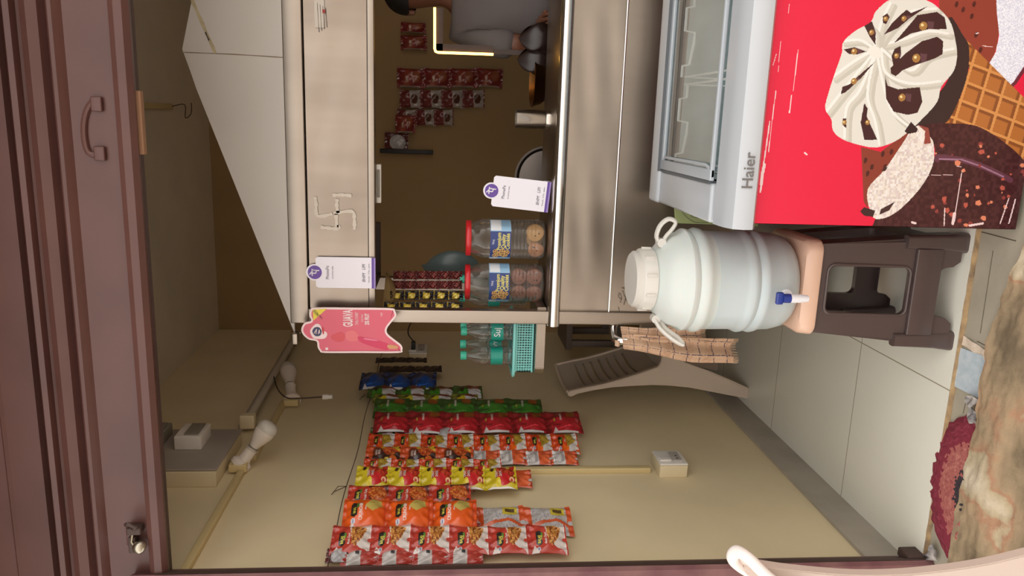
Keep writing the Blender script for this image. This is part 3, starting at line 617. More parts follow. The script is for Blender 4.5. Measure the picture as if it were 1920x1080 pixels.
b.add([(.36, FY0, .004), (FX1, FY0, .004), (FX1, FY0, .645), (.36, FY0, .645)], [(0, 1, 2, 3)], REDP)
b.add([(FX0, FY0, .004), (FX0, FY1, .02), (FX0, FY1, .66), (FX0, FY0, .645)], [(0, 3, 2, 1)], mat('darkened_side_sheet', (120, 40, 44), .5))  # this side's red is darkened so less of it bounces onto the jug
b.add([(FX1, FY0, .004), (FX1, FY1, .004), (FX1, FY1, .66), (FX1, FY0, .645)], [(0, 1, 2, 3)], REDP)
b.add([(FX0, FY1, .004), (FX1, FY1, .004), (FX1, FY1, .66), (FX0, FY1, .66)], [(0, 1, 2, 3)], REDP)
b.add([(FX0, FY0, .004), (FX1, FY0, .004), (FX1, FY1, .004), (FX0, FY1, .004)], [(0, 1, 2, 3)], GREYP); Kf(b, 'cabinet')
# tub
b = MB(); ix0, ix1, iy0, iy1, iz = -.135, .87, 1.80, 2.215, .30
b.add([(ix0, iy0, iz), (ix1, iy0, iz), (ix1, iy1, iz), (ix0, iy1, iz), (ix0, iy0, .69), (ix1, iy0, .69), (ix1, iy1, .70), (ix0, iy1, .70)], [(0, 1, 2, 3), (0, 4, 5, 1), (1, 5, 6, 2), (2, 6, 7, 3), (3, 7, 4, 0)], mat('frosted_liner', (186, 200, 202), .35, noise=.04, nscale=40)); Kf(b, 'liner')
# rim
def rim_bar(pts, sec, m, nm):
    b = MB(); b.add([], [], m); return b
b = MB()
def seg(y0, y1, z0, z1, zb, x0, x1): b.add([(x0, y0, z0), (x0, y1, z1), (x0, y1, zb), (x0, y0, zb), (x1, y0, z0), (x1, y1, z1), (x1, y1, zb), (x1, y0, zb)], [(0, 1, 5, 4), (0, 4, 7, 3), (1, 2, 6, 5), (0, 3, 2, 1), (4, 5, 6, 7), (3, 7, 6, 2)], FG)
fp = [(1.688, .642), (1.672, .652), (1.668, .675), (1.678, .697), (1.70, .706), (1.725, .710), (1.765, .712), (1.77, .700), (1.80, .695), (1.80, .642)]
n = len(fp); b.add([(FX0-.012, y, z) for y, z in fp]+[(FX1+.01, y, z) for y, z in fp], [(i, (i+1) % n, n+(i+1) % n, n+i) for i in range(n)]+[tuple(range(n))[::-1], tuple(n+i for i in range(n))], FG, True)
b.box(FX0-.012, ix0, 1.78, 2.29, .645, .718, FG, .008); b.box(ix1, FX1+.01, 1.78, 2.29, .645, .718, FG, .008); b.box(FX0-.012, FX1+.01, 2.215, 2.30, .66, .728, FG, .010); Kf(b, 'rim')
b = MB()
c0 = at('Y', 1.668, 1391, 320); b.text('Haier', mat('logo_grey', (112, 108, 106), .4), lambda a, c: (c0[0]+a, 1.6665, .6755+c), .036, 1.0, bold=.012); Kf(b, 'lettering')
# sliding lids
GL = clear_mat('lid_glass', (246, 250, 250), .14, .04)
for nm, x0, x1, zz in (('lid', ix0+.012, .40, .716), ('lid', .36, ix1-.012, .708)):
    b = MB(); b.box(x0, x1, 1.79, 2.215, zz-.004, zz, GL); k = Kf(b, nm, 'sliding glass lid')
    b2 = MB(); b2.box(x0-.006, x0+.022, 1.785, 2.22, zz-.006, zz+.006, mat('lid_frame', (176, 182, 188), .35), .003); b2.box(x1-.012, x1+.004, 1.785, 2.22, zz-.006, zz+.006, MATS['lid_frame'], .003)
    b2.box(x0, x1, 2.198, 2.218, zz-.006, zz+.005, MATS['lid_frame'], .003); b2.box(x0, x1, 1.785, 1.797, zz-.006, zz+.005, MATS['lid_frame'], .003)
    o = b2.build('lid_frame', k)
    b3 = MB(); b3.tube([(x0+.022, 1.80, zz+.002), (x0+.03, 1.82, zz+.006), (x0+.03, 2.17, zz+.006), (x0+.022, 2.19, zz+.002)], .004, MATS['lid_frame'], 8); b3.build('handle', k)
b = MB(); b.box(ix0, ix1, 2.214, 2.219, .716, .7285, mat('dark_gasket', (92, 96, 100), .5)); b.box(ix0-.001, ix0+.005, 1.80, 2.215, .70, .7195, MATS['dark_gasket']); Kf(b, 'gasket')
# wire baskets
WW = mat('white_wire', (250, 250, 248), .4)
for i in range(3):
    x0 = ix0+.02+i*.245; x1 = x0+.225; b = MB(); yb = 2.195; z1 = .685
    for y in (1.815, 2.195):
        b.tube([(x0, y, z1), (x0+.03, y, z1), (x0+.035, y, z1-.02), (x0+.09, y, z1-.028), (x0+.12, y, z1-.028), (x0+.125, y, z1), (x1-.04, y, z1), (x1-.035, y, z1-.02), (x1, y, z1-.02)], .0042, WW, 6)
    for x in (x0, x1): b.tube([(x, 1.815, z1-.01), (x, 2.195, z1-.01)], .003, WW, 6); b.tube([(x, 1.815, z1-.01), (x, 1.815, z1-.22)], .0025, WW, 6); b.tube([(x, 2.195, z1-.01), (x, 2.195, z1-.22)], .0025, WW, 6)
    for z in (z1-.12, z1-.22):
        b.tube([(x0, 1.815, z), (x1, 1.815, z), (x1, 2.195, z), (x0, 2.195, z)], .0022, WW, 6, closed=True)
    for q in range(1, 5): b.tube([(x0+q*.045, 1.815, z1-.22), (x0+q*.045, 2.195, z1-.22)], .002, WW, 5)
    Kf(b, 'wire_basket', 'white wire basket inside')
for x in (FX0+.07, FX1-.07):
    for y in (FY0+.20, FY1-.06):
        b = MB(); b.lathe([(.0, -.001), (.022, -.001), (.022, .006), (.012, .012), (0, .012)], GREYP, x, y, 16); Kf(b, 'foot')
tag(e, 'red chest freezer printed with an ice cream cone and bar', 'freezer')
# green carton leaning between counter and jug
GRN = mat('green_sheet', (178, 192, 132), .6, noise=.04)
a = [at('Y', 2.33, x, y) for x, y in ((1263, 330), (1268, 418), (1420, 424), (1420, 330))]
b = MB(); b.prism([(p[0], p[2]) for p in a], 2.325, 2.345, GRN, 'Y')
ring = smooth_poly([(1275, 395), (1300, 388), (1325, 402), (1328, 416), (1305, 417), (1288, 408), (1278, 395)], 4, False); strokes(b, ring, 2.324, .0012, INKG)
strokes(b, smooth_poly([(1290, 398), (1298, 404), (1308, 400), (1300, 396), (1296, 406), (1312, 408), (1310, 398)], 3, False), 2.3238, .0012, INKG)
tag(b.build('green_carton'), 'pale green card sheet with a drawn outline behind freezer', 'card')

# ------------------------------------------------------------------ stool
STB = mat('brown_stool_plastic', (80, 66, 63), .28, noise=.06, nscale=4, coat=.1); STP = mat('peach_stool_top', (222, 184, 160), .4, coat=.1)
SX, SYc = -.407, 2.0
e = empty('plastic_stool', (SX, SYc, 0))
def stool_side(b, hw_t, hw_b, y_t, y_b, z_t, z_b, T):
    # a side wall with a window and an arch, given as a 2D shape mapped onto the slanted face
    H = z_t-z_b
    def P(a, z, d=0):
        k = (z_t-z)/H; y = y_t+(y_b-y_t)*k; hw = hw_t+(hw_b-hw_t)*k
        return T @ Vector((a*hw, -(y)+d, z))
    def rrect(a0, a1, z0, z1, ra, rz):
        out = []
        for ca, cz, t0 in ((a1-ra, z1-rz, 0), (a0+ra, z1-rz, PI/2), (a0+ra, z0+rz, PI), (a1-ra, z0+rz, 1.5*PI)):
            for i in range(7): t = t0+PI/2*i/6; out.append((ca+ra*math.cos(t), cz+rz*math.sin(t)))
        return out
    arch = [(.60, z_b), (.52, z_b+.014)]+[(.50-.09*(1-math.cos(t)), .030+.030*math.sin(t)) for t in np.linspace(0, PI/2, 6)]
    outer = [(-1, z_t), (-1, z_b)]+[(-a, z) for a, z in arch]+arch[::-1]+[(1, z_b), (1, z_t)]
    bm = bmesh.new()
    for loop in (outer, rrect(-.50, .50, .135, .351, .14, .022)):
        vs = [bm.verts.new(P(a, z)) for a, z in loop]
        for i in range(len(vs)): bm.edges.new((vs[i], vs[(i+1) % len(vs)]))
    bmesh.ops.triangle_fill(bm, edges=list(bm.edges), use_beauty=True, use_dissolve=False)
    be = [e_ for e_ in bm.edges if e_.is_boundary]
    ret = bmesh.ops.extrude_edge_only(bm, edges=be)
    nv_ = [v for v in ret['geom'] if isinstance(v, bmesh.types.BMVert)]
    inward = (T.to_3x3() @ Vector((0, 1, 0)))
    for v in nv_: v.co += inward*.018
    bmesh.ops.recalc_face_normals(bm, faces=bm.faces)
    b.bm(bm, STB)
b = MB()
for k in range(4):
    T = Matrix.Rotation(k*PI/2, 4, 'Z'); stool_side(b, .118, .138, .118, .150, .375, .012, T)
o = b.build('body', e)
def rsq(hw, hd, r, n=6):
    out = []
    for cx, cy, a0 in ((hw-r, hd-r, 0), (-hw+r, hd-r, PI/2), (-hw+r, -hd+r, PI), (hw-r, -hd+r, 1.5*PI)):
        for i in range(n+1): a = a0+PI/2*i/n; out.append((cx+r*math.cos(a), cy+r*math.sin(a)))
    return out
def loft(b, secs, m, M=None):
    vs = []; n = len(secs[0][0])
    for P_, z in secs: vs += [(x, y, z) for x, y in P_]
    fs = [(i*n+k, i*n+(k+1) % n, (i+1)*n+(k+1) % n, (i+1)*n+k) for i in range(len(secs)-1) for k in range(n)]+[tuple(range(n))[::-1], tuple((len(secs)-1)*n+k for k in range(n))]
    if M is not None: vs = [tuple(M @ Vector(p)) for p in vs]
    b.add(vs, fs, m, True)
b = MB(); loft(b, [(rsq(.126, .126, .03), .372), (rsq(.128, .128, .03), .376), (rsq(.126, .126, .035), .405), (rsq(.119, .119, .035), .413), (rsq(.10, .10, .03), .414)], STP); k = b.build('seat', e); k['label'] = 'peach coloured seat top'
for sx in (-1, 1):
    for sy in (-1, 1):
        b = MB(); M = Matrix.Translation((sx*.131, sy*.136, 0)); loft(b, [(rsq(.026, .020, .012), 0), (rsq(.026, .020, .012), .008), (rsq(.021, .016, .010), .05), (rsq(.017, .013, .008), .16)], STB, M); b.build('leg', e)
b = MB(); b.box(-.115, .115, -.152, -.142, .062, .132, STB, .003); b.tube([(-.06, -.1395, .128), (.06, -.1395, .128)], .0015, STB, 6); b.build('crossbar', e)
b = MB(); P_ = rsq(.066, .108, .02)
b.tube([(x, -.1185-.0855*(.375-(z+.243))*.9, z+.243) for x, z in P_], .0045, STB, 8, closed=True); b.build('window_bead', e)
tag(e, 'brown plastic stool with peach top under the water jug', 'stool')

# ------------------------------------------------------------------ water jug
JUG = mat('translucent_jug', (206, 212, 208), .35, sss=.25, coat=.1); JUGL = mat('jug_lid_plastic', (208, 204, 196), .4); JUGW = mat('jug_filled', (190, 200, 202), .35, sss=.25, coat=.1)
JX, JY = -.412, 1.995; e = empty('water_jug', (JX, JY, .415))
R0 = .136
pr = [(0, .0), (.095, .0), (.112, .006), (.125, .022), (R0-.004, .05), (R0-.002, .085), (R0+.003, .093), (R0+.005, .103), (R0+.001, .112), (R0-.002, .118), (R0+.003, .126), (R0+.005, .136), (R0, .146), (R0-.003, .155), (R0-.002, .225)]
pr2 = [(R0-.002, .225), (R0-.001, .24), (R0+.004, .248), (R0+.006, .260), (R0+.001, .270), (R0-.003, .276), (R0+.002, .284), (R0+.003, .294), (R0-.006, .306), (.122, .330), (.104, .352), (.088, .366), (.08, .371), (.078, .378)]
b = MB(); b.lathe(pr, JUGW, n=56); b.lathe(pr2, JUG, n=56); b.build('body', e)
def lidmod(a, z): return 1+(.012 if (int(a/(2*PI)*40) % 2 == 0 and .374 < z < .405) else 0)
b = MB(); b.lathe([(.082, .372), (.084, .374), (.083, .404), (.079, .410), (.076, .412), (.076, .422), (.07, .428), (0, .430)], JUGL, n=80, mod=lidmod)
for k in range(10):
    a = k*PI/5; b.box(.078, .088, -.004, .004, .378, .404, JUGL, .001, Matrix.Rotation(a, 4, 'Z'))
b.build('lid', e)
for sx, nm in ((1, 'handle'), (-1, 'handle')):
    b = MB()
    if sx > 0: P_ = [(.098, -.02, .352), (.118, -.025, .372), (.150, -.03, .366), (.168, -.03, .345), (.160, -.03, .325), (.140, -.028, .333), (.120, -.026, .348)]
    else: P_ = [(-.098, -.02, .362), (-.125, -.04, .350), (-.150, -.06, .320), (-.165, -.065, .29), (-.150, -.05, .30), (-.13, -.035, .33), (-.11, -.02, .345)]
    b.tube(smooth_poly(P_, 4), .0055, JUGL, 8, closed=True, flat=1.3)
    b.lathe([(0, -.012), (.012, -.012), (.012, .012), (0, .012)], JUGL, n=16, M=Matrix.Translation((sx*.104, -.02, .358)) @ Matrix.Rotation(PI/2, 4, 'X')); b.build(nm, e)
b = MB(); TP = mat('tap_white', (236, 236, 240), .3, coat=.3); TB = mat('tap_blue', (40, 60, 140), .3, coat=.3)
ty = -R0-.002
b.lathe([(0, 0), (.017, 0), (.017, .006), (.0, .006)], TP, n=20, M=Matrix.Translation((-.01, ty+.008, .052)) @ Matrix.Rotation(PI/2, 4, 'X'))
b.tube([(-.01, ty, .052), (-.01, ty-.03, .052)], .009, TP, 12); b.tube([(-.01, ty-.028, .06), (-.01, ty-.028, .030), (-.01, ty-.028, .008)], [.012, .0115, .0085], TP, 14); k = b.build('tap', e)
b = MB(); b.tube([(-.01, ty-.028, .055), (-.01, ty-.028, .075)], .012, TB, 14); b.box(-.026, .006, ty-.034, ty-.022, .073, .092, TB, .004); b.build('tap_lever', k)['label'] = 'blue tap lever'
tag(e, 'round white water jug with blue tap standing on the stool', 'water jug')

# ------------------------------------------------------------------ checked towel on the hook
def towel_mat():
    m = mat('checked_towel', (206, 170, 140), .95, bump=.3, bscale=260); nt = m.node_tree; N = nt.nodes; L = nt.links; p = N['Principled BSDF']
    a = N.new('ShaderNodeAttribute'); a.attribute_name = 'art'; L.new(a.outputs['Color'], p.inputs['Base Color']); return m
TW = towel_mat()
e = empty('checked_towel', (-.69, 2.37, .77))
def fold(nm, topx, topy, w_t, w_b, zt, zb, lean, ph, amp, lab=None):
    nu_, nv_ = 60, 130
    A_ = Art(nu_, nv_, (208, 172, 142)); U_, V_ = A_.U, A_.V
    A_.put(np.sin(V_*33+U_*2) > .2, (198, 160, 130))
    A_.put((np.abs(((V_*8.3) % 1)-.5) < .035), (74, 66, 84)); A_.put((np.abs(U_-.35) < .015) | (np.abs(U_-.85) < .015), (70, 64, 84)); A_.speck(np.ones_like(U_, bool), [(218, 184, 154)], .18, 1)
    def f(u, v):
        z = zb+(zt-zb)*v; k = 1-v; wd = w_t+(w_b-w_t)*min(1, k*1.6)
        x = topx+(u-.5)*wd+lean*k+.004*math.sin(k*7+ph)
        y = topy-.012*min(1, k*3)+amp*math.sin(u*9+ph+k*1.5)*min(1, .2+k*2)+.035*(u-.5)
        return (x-(-.69), y-2.37, z-.77-(.03*(u-.5)**2*(1 if v < .2 else 0)) )
    b = MB(); b.grid(f, nu_, nv_, TW, A_.a); b.grid(lambda u, v: tuple(np.array(f(u, v))+np.array([0, .004, 0])), nu_, nv_, TW, A_.a)
    FRG = mat('towel_fringe', (200, 170, 140), .95)
    for i in range(26):
        q = np.array(f(i/25, 0)); b.tube([q, q+np.array([.002*math.sin(i*3), .001, -.012-.006*abs(math.sin(i*5))])], .0011, FRG, 4, cap=False)
    b.build(nm, e)
fold('outer_fold', -.695, 2.345, .038, .078, .765, .405, -.026, .5, .010)
fold('inner_fold', -.672, 2.372, .03, .050, .765, .505, .004, 2.0, .007)
b = MB(); b.grid(lambda u, v: (-.010+.020*(u-.5), -.012-.01*math.sin(v*PI), .0+.018*v), 10, 10, mat('towel_plain', (205, 172, 145), .95)); b.build('loop', e)
tag(e, 'beige and navy checked towel hanging from the counter hook', 'towel')

# ------------------------------------------------------------------ plastic chair behind the counter
CHP = mat('chair_beige', (204, 186, 168), .4, noise=.03); CHG = mat('chair_grey_beige', (182, 168, 152), .45)
e = empty('plastic_chair', (-.9, 3.30, 0)); 
def ribbon(b, pts, w0, w1, th, m, ax=(1, 0, 0)):
    """a moulded bar: pts give the centre line in the XZ plane, wide along X, thick along Y"""
    n = len(pts)
    bm = bmesh.new(); rows = []
    for i, (x, y, z) in enumerate(pts):
        t = i/(n-1); a = Vector(pts[min(i+1, n-1)])-Vector(pts[max(i-1, 0)]); a.normalize(); nn = Vector((a.z, 0, -a.x)); nn = nn.normalized() if nn.length > 1e-6 else Vector((1, 0, 0)); wd = w0[i] if hasattr(w0, '__len__') else w0+(w1-w0)*t
        c = Vector((x, y, z)); rows.append([bm.verts.new(c+nn*wd/2+Vector((0, th/2, 0))), bm.verts.new(c+nn*wd/2-Vector((0, th/2, 0))), bm.verts.new(c-nn*wd/2-Vector((0, th/2, 0))), bm.verts.new(c-nn*wd/2+Vector((0, th/2, 0)))])
    for i in range(n-1):
        for k in range(4): bm.faces.new((rows[i][k], rows[i][(k+1) % 4], rows[i+1][(k+1) % 4], rows[i+1][k]))
    bm.faces.new(rows[0]); bm.faces.new(rows[-1][::-1]); bmesh.ops.recalc_face_normals(bm, faces=bm.faces)
    bmesh.ops.bevel(bm, geom=list(bm.edges), offset=.0025, segments=2, affect='EDGES'); b.bm(bm, m)
ux = lambda X: X+.9
OUT = [(-1.165, .79), (-1.150, .759), (-1.134, .69), (-1.121, .61), (-1.114, .52), (-1.110, .43), (-1.113, .35), (-1.121, .27), (-1.138, .179), (-1.159, .071), (-1.172, .0), (-1.126, .0), (-1.092, .078), (-1.046, .188), (-1.009, .295), (-.982, .340), (-.946, .357), (-.75, .352), (-.715, .33), (-.705, .2), (-.695, 0), (-.66, 0), (-.655, .2), (-.66, .36), (-.68, .40), (-.80, .402), (-1.000, .402), (-1.026, .412), (-1.059, .499), (-1.086, .58), (-1.107, .651), (-1.128, .751), (-1.140, .80), (-1.155, .806)]
for s in (-1, 1):
    b = MB(); b.prism([(ux(x), z) for x, z in OUT], s*.19-.012, s*.19+.012, CHP, 'Y', .003)
    b.tube([(ux(x), s*.19-.014, z) for x, z in OUT[11:17]], .004, CHP, 6); b.build('side_frame', e)
b = MB(); b.grid(lambda u, v: (ux(-1.05+u*.38), (v-.5)*.36, .398-.018*math.sin(u*PI)*math.sin(v*PI)), 14, 14, CHG); b.grid(lambda u, v: (ux(-1.05+u*.38), (v-.5)*.36, .388-.018*math.sin(u*PI)*math.sin(v*PI)), 14, 14, CHG); b.build('seat', e)
def bk(u, z): return (ux(np.interp(z, [.40, .5, .58, .65, .75, .80], [-1.03, -1.066, -1.092, -1.112, -1.132, -1.148])-.02*math.sin(u*PI)), (u-.5)*.37, z)
b = MB()
def bgrid(z0, z1, u0=0, u1=1):
    b.grid(lambda u, v: bk(u0+u*(u1-u0), z0+v*(z1-z0)), 16, 6, CHG); b.grid(lambda u, v: tuple(np.array(bk(u0+u*(u1-u0), z0+v*(z1-z0)))-np.array([.008, 0, 0])), 16, 6, CHG)
bgrid(.72, .80); bgrid(.40, .46)
us = np.linspace(.08, .92, 8)
for i in range(7): bgrid(.46+i*.0372, .46+(i+1)*.0372-.010, .12, .88)
bgrid(.46, .72, 0, .12); bgrid(.46, .72, .88, 1)
b.tube([bk(u, .80) for u in np.linspace(0, 1, 14)], .008, CHP, 8); b.build('backrest', e)
tag(e, 'beige plastic chair with slatted back against the left wall', 'chair')
# dark open stand behind the chair
e = empty('wooden_stand', (-.99, 3.78, 0)); DW = mat('dark_stand', (92, 78, 70), .6, noise=.1)
for x in (-.10, .10):
    for y in (-.12, .12):
        b = MB(); b.box(x-.016, x+.016, y-.016, y+.016, 0, .70, DW, .002); b.build('leg', e)
b = MB(); b.box(-.13, .16, -.14, .14, .70, .73, DW, .003); b.build('top', e)
b = MB(); b.box(-.1, .1, -.13, -.115, .44, .50, DW, .002); b.box(-.1, .1, .115, .13, .44, .50, DW, .002); b.build('rail', e)
tag(e, 'dark open-framed stand behind the beige chair', 'stand')
e = empty('cloth_bundle', (-.86, 3.72, .73)); b = MB()
b.grid(lambda u, v: ((.05+.06*math.sin(v*PI))*math.cos(u*2*PI)*(1+.1*math.sin(u*20)), (.05+.06*math.sin(v*PI))*math.sin(u*2*PI), .01+v*.09+.01*math.sin(u*13)), 32, 10, mat('dark_cloth', (66, 50, 44), .9)); b.build('cloth', e); tag(e, 'dark bundled cloth on the stand behind the counter post', 'cloth')

# ------------------------------------------------------------------ jars
JAR = clear_mat('jar_plastic', (236, 234, 230), .32, .10, .05); JR = mat('red_jar_lid', (200, 34, 42), .35, coat=.2)
JB = mat('label_blue', (44, 62, 122), .4); JL = mat('label_pale_blue', (150, 190, 220), .4); JY_ = mat('label_yellow', (226, 214, 110), .4); CK = mat('cookie_print', (200, 160, 100), .5); CKD = mat('cookie_chip_print', (66, 42, 34), .5); JW = mat('label_white', (225, 228, 232), .4)
COOK1 = mat('baked_cookie', (196, 150, 96), .85, rgb2=(214, 172, 116), nscale=50, bump=.5, bscale=90); COOK2 = mat('choc_cookie', (132, 84, 66), .85, rgb2=(152, 100, 80), nscale=50, bump=.5, bscale=90); CHIP = mat('choc_chip', (50, 30, 26), .6)
def jar_prof():
    P_ = [(.0, .002), (.055, .0), (.064, .006), (.0665, .02)]
    for i in range(7): z = .03+i*.012; P_ += [(.0665, z), (.0645, z+.005), (.0665, z+.01)]
    P_ += [(.0655, .12), (.0655, .185), (.0665, .190), (.064, .197), (.0665, .204), (.062, .222), (.056, .236), (.0535, .242), (.0535, .252)]
    return P_
def jar(loc, lab, rz=0):
    e = empty('cookie_jar', loc, rz); sq = lambda a, z: 1+.05*abs(math.sin(2*a))**2*(1 if z < .22 else 0)-.02
    b = MB(); b.lathe(jar_prof(), JAR, n=48, mod=sq); b.build('body', e)
    b = MB(); b.lathe([(0, .248), (.058, .248), (.0595, .250), (.0595, .262), (.057, .265), (0, .265)], JR, n=48, mod=lambda a, z: 1+(.008 if int(a/(2*PI)*96) % 2 else 0)); b.build('lid', e)['label'] = 'red screw lid'
    b = MB(); R_ = .0672; z0, z1 = .118, .186
    cyl = lambda a, z, r=R_: (r*sq(a-PI/2, .1)*math.sin(a), -r*sq(a-PI/2, .1)*math.cos(a), z)
    def patch(a0, a1, m, r=R_, zz0=z0, zz1=z1): b.grid(lambda u, v: cyl(a0+(a1-a0)*u, zz0+(zz1-zz0)*v, r), 14, 1, m)
    patch(-1.35, -.85, JL); patch(-.85, .62, JB); patch(.62, 1.5, JL); patch(.66, 1.45, JW, R_+.0003, .150, .184); patch(-1.3, -.9, JW, R_+.0003, .16, .184)
    fn = lambda cx, cz, k=0: (lambda a, c: cyl((cx+a)/R_, cz+c, R_+.0008))
    for i, t in enumerate(('Premium', 'Quality', 'Cookies')): b.text(t, JY_, fn(.008, .157-i*.0145), .0185, .88, bold=.02)
    b.text('Vinj', JW, fn(.006, .176), .011)
    for k in range(9): b.text('-'*8, INKG, fn(.066, .124+k*.0035), .006)
    for cx, cz, r in ((-.045, .168, .010), (-.037, .152, .011), (-.043, .138, .011), (-.030, .130, .009), (-.028, .168, .009), (-.026, .146, .010)):
        b.add([cyl((cx+r*math.cos(t))/R_, cz+r*math.sin(t), R_+.0006) for t in np.linspace(0, 2*PI, 14, endpoint=False)], [tuple(range(14))], CK)
        for q in range(4): 
            a_ = q*1.7+cx*100; b.add([cyl((cx+.55*r*math.cos(a_)+.0022*math.cos(t))/R_, cz+.55*r*math.sin(a_)+.0022*math.sin(t), R_+.0009) for t in np.linspace(0, 2*PI, 7, endpoint=False)], [tuple(range(7))], CKD)
    b.build('label', e)['label'] = 'blue printed paper label'
    return tag(e, lab, 'jar', 'cookie jars on the counter')
jr = jar((-.395, 2.55, 1.008), 'cookie jar with only a few pale cookies, beside the card', -.12)
jl = jar((-.545, 2.55, 1.008), 'cookie jar half full of brown cookies, beside the post', .05)
def cookie(loc, r, m, lab, tilt, chips=5, g_='cookies in the jars'):
    b = MB(); M = Matrix.Rotation(tilt, 4, 'Z') @ Matrix.Rotation(PI/2-.15, 4, 'X'); sd_ = int(abs(loc[0]*1e4)+loc[2]*1e3)
    b.lathe([(0, -.006), (r*.85, -.005), (r, 0), (r*.93, .005), (r*.6, .008), (0, .009)], m, n=24, M=M, mod=lambda a, z: 1+.03*math.sin(a*3+sd_))
    rr2 = np.random.RandomState(sd_)
    for i in range(chips):
        q = M @ Vector((*( (rr2.rand(2)-.5)*r*1.2), .008)); b.box(q.x-.002, q.x+.002, q.y-.002, q.y+.002, q.z-.002, q.z+.002, CHIP, .0008)
    o = b.build('cookie'); o.location = loc; tag(o, lab, 'cookie', g_)
cookie((-.368, 2.515, 1.044), .030, COOK1, 'pale golden cookie at the bottom of the emptier jar', .1, 2)
cookie((-.425, 2.515, 1.040), .027, mat('tan_cookie', (176, 122, 84), .85, rgb2=(192, 138, 98), nscale=50, bump=.5), 'tan cookie leaning beside the golden one in emptier jar', -.3, 3)
cookie((-.395, 2.56, 1.040), .028, COOK1, 'golden cookie behind the others in the emptier jar', .4, 2)
cookie((-.372, 2.585, 1.040), .026, COOK2, 'brown cookie at the back of the emptier jar', 0, 2)
for (x, y, z, lab) in ((-.517, 2.513, 1.042, 'bottom right brown cookie in the fuller jar'), (-.575, 2.513, 1.040, 'bottom left brown cookie in the fuller jar'), (-.517, 2.515, 1.094, 'upper right brown cookie in the fuller jar'), (-.574, 2.515, 1.093, 'upper left brown cookie in the fuller jar'),
                      (-.545, 2.55, 1.040, 'brown cookie in middle of the fuller jar bottom'), (-.545, 2.552, 1.095, 'brown cookie in middle of the fuller jar top'), (-.52, 2.588, 1.040, 'brown cookie at the back right of fuller jar'), (-.574, 2.588, 1.040, 'brown cookie at the back left of fuller jar')):
    cookie((x, y, z), .028, COOK2, lab, random.uniform(-.15, .15))

# ------------------------------------------------------------------ bottle basket
TEAL = mat('teal_plastic', (132, 208, 202), .4, coat=.1); TEALD = mat('teal_cap', (60, 178, 150), .4)
e = empty('plastic_basket', (-.68, 2.53, 1.040)); bx0, bx1, by0, by1 = -.160, .022, -.068, .085
def wallg(p0, p1, z0, z1, n, mz):
    b = MB(); p0 = Vector(p0); p1 = Vector(p1); L = (p1-p0).length
    for i in range(n+1):
        q = p0.lerp(p1, i/n); b.box(q.x-.0014, q.x+.0014, q.y-.0014, q.y+.0014, z0, z1, TEAL)
    for j in range(mz+1):
        z = z0+(z1-z0)*j/mz; d = .0014 if 0 < j < mz else .004
        b.tube([p0+Vector((0, 0, z)), p1+Vector((0, 0, z))], d, TEAL, 6)
    return b
b = wallg((bx0+.006, by0, 0), (bx1, by0, 0), .004, .058, 20, 6); b.build('front_wall', e)
b = wallg((bx0+.006, by1, 0), (bx1, by1, 0), .004, .062, 30, 8); b.build('rear_wall', e)
for x in (bx0+.006, bx1): b = wallg((x, by0, 0), (x, by1, 0), .004, .062, 14, 8); b.build('end_wall', e)
b = MB(); b.box(bx0+.004, bx1, by0, by1, 0, .005, TEAL); b.build('base', e)
b = MB(); P_ = rsq((bx1-bx0)/2+.012, (by1-by0)/2+.008, .02); b.tube([((bx0+bx1)/2+x, (by0+by1)/2+y, .066) for x, y in P_], .0055, TEAL, 8, closed=True); b.build('rim', e)
tag(e, 'teal perforated plastic basket on the counter side shelf', 'basket')
PET = clear_mat('pet_bottle', (234, 242, 242), .45, .08, .03); LT = mat('bottle_label_teal', (30, 148, 130), .4); WATER = clear_mat('bottle_water', (222, 232, 232), .12, .02)
def bottle_():
    e = empty('water_bottle'); P_ = [(0, .0), (.022, 0), (.028, .006), (.0295, .014)]
    z = .018
    for i in range(6): P_ += [(.0305, z), (.028, z+.006), (.0305, z+.011)]; z += .0125
    P_ += [(.0300, .095), (.0300, .135), (.0305, .14), (.028, .145), (.0305, .15), (.0285, .157), (.030, .162), (.027, .175), (.022, .19), (.014, .208), (.0125, .214), (.0125, .228)]
    b = MB(); b.lathe(P_, PET, n=28); b.build('bottle', e)
    b = MB(); b.lathe([(0, .218), (.0145, .218), (.015, .219), (.015, .236), (.0138, .238), (0, .238)], TEALD, n=24, mod=lambda a, z: 1+(.01 if int(a/(2*PI)*48) % 2 else 0)); b.build('cap', e)['label'] = 'teal screw cap'
    b = MB(); n = 28
    b.grid(lambda u, v: (.0312*math.sin(u*2*PI), -.0312*math.cos(u*2*PI), .096+v*.040), n, 1, LT); b.grid(lambda u, v: (.0314*math.sin(u*1.2-.6+2.2), -.0314*math.cos(u*1.2-.6+2.2), .1+v*.033), 6, 1, JW)
    return e, b
BT = []
for i, (x, y, lab, tx, ro) in enumerate(((-.792, 2.505, 'front water bottle nearest the open end of the basket', '', .25), (-.772, 2.572, 'rear water bottle with white lettering toward the basket end', 'DIWY', -.1), (-.706, 2.505, 'front water bottle beside the steel post, large white lettering', 'Suj', .15), (-.704, 2.574, 'rear water bottle behind the lettered one beside the post', '', 0), (-.625, 2.655, 'water bottle on the counter behind the fuller jar, nearer post', '', 0), (-.560, 2.665, 'water bottle on counter behind the middle of fuller jar', '', 0))):
    e, lb = bottle_()
    if tx: lb.text(tx, JW, lambda a, c: (.0322*math.sin(a/.0312+ro), -.0322*math.cos(a/.0312+ro), .116+c), .030 if tx == 'Suj' else .020, .9, bold=.01)
    lb.build('label', e)['label'] = 'teal wrap label'; e.location = (x, y, 1.046 if i < 4 else 1.05); tag(e, lab, 'bottle', 'water bottles in the teal basket' if i < 4 else 'water bottles behind the fuller jar')

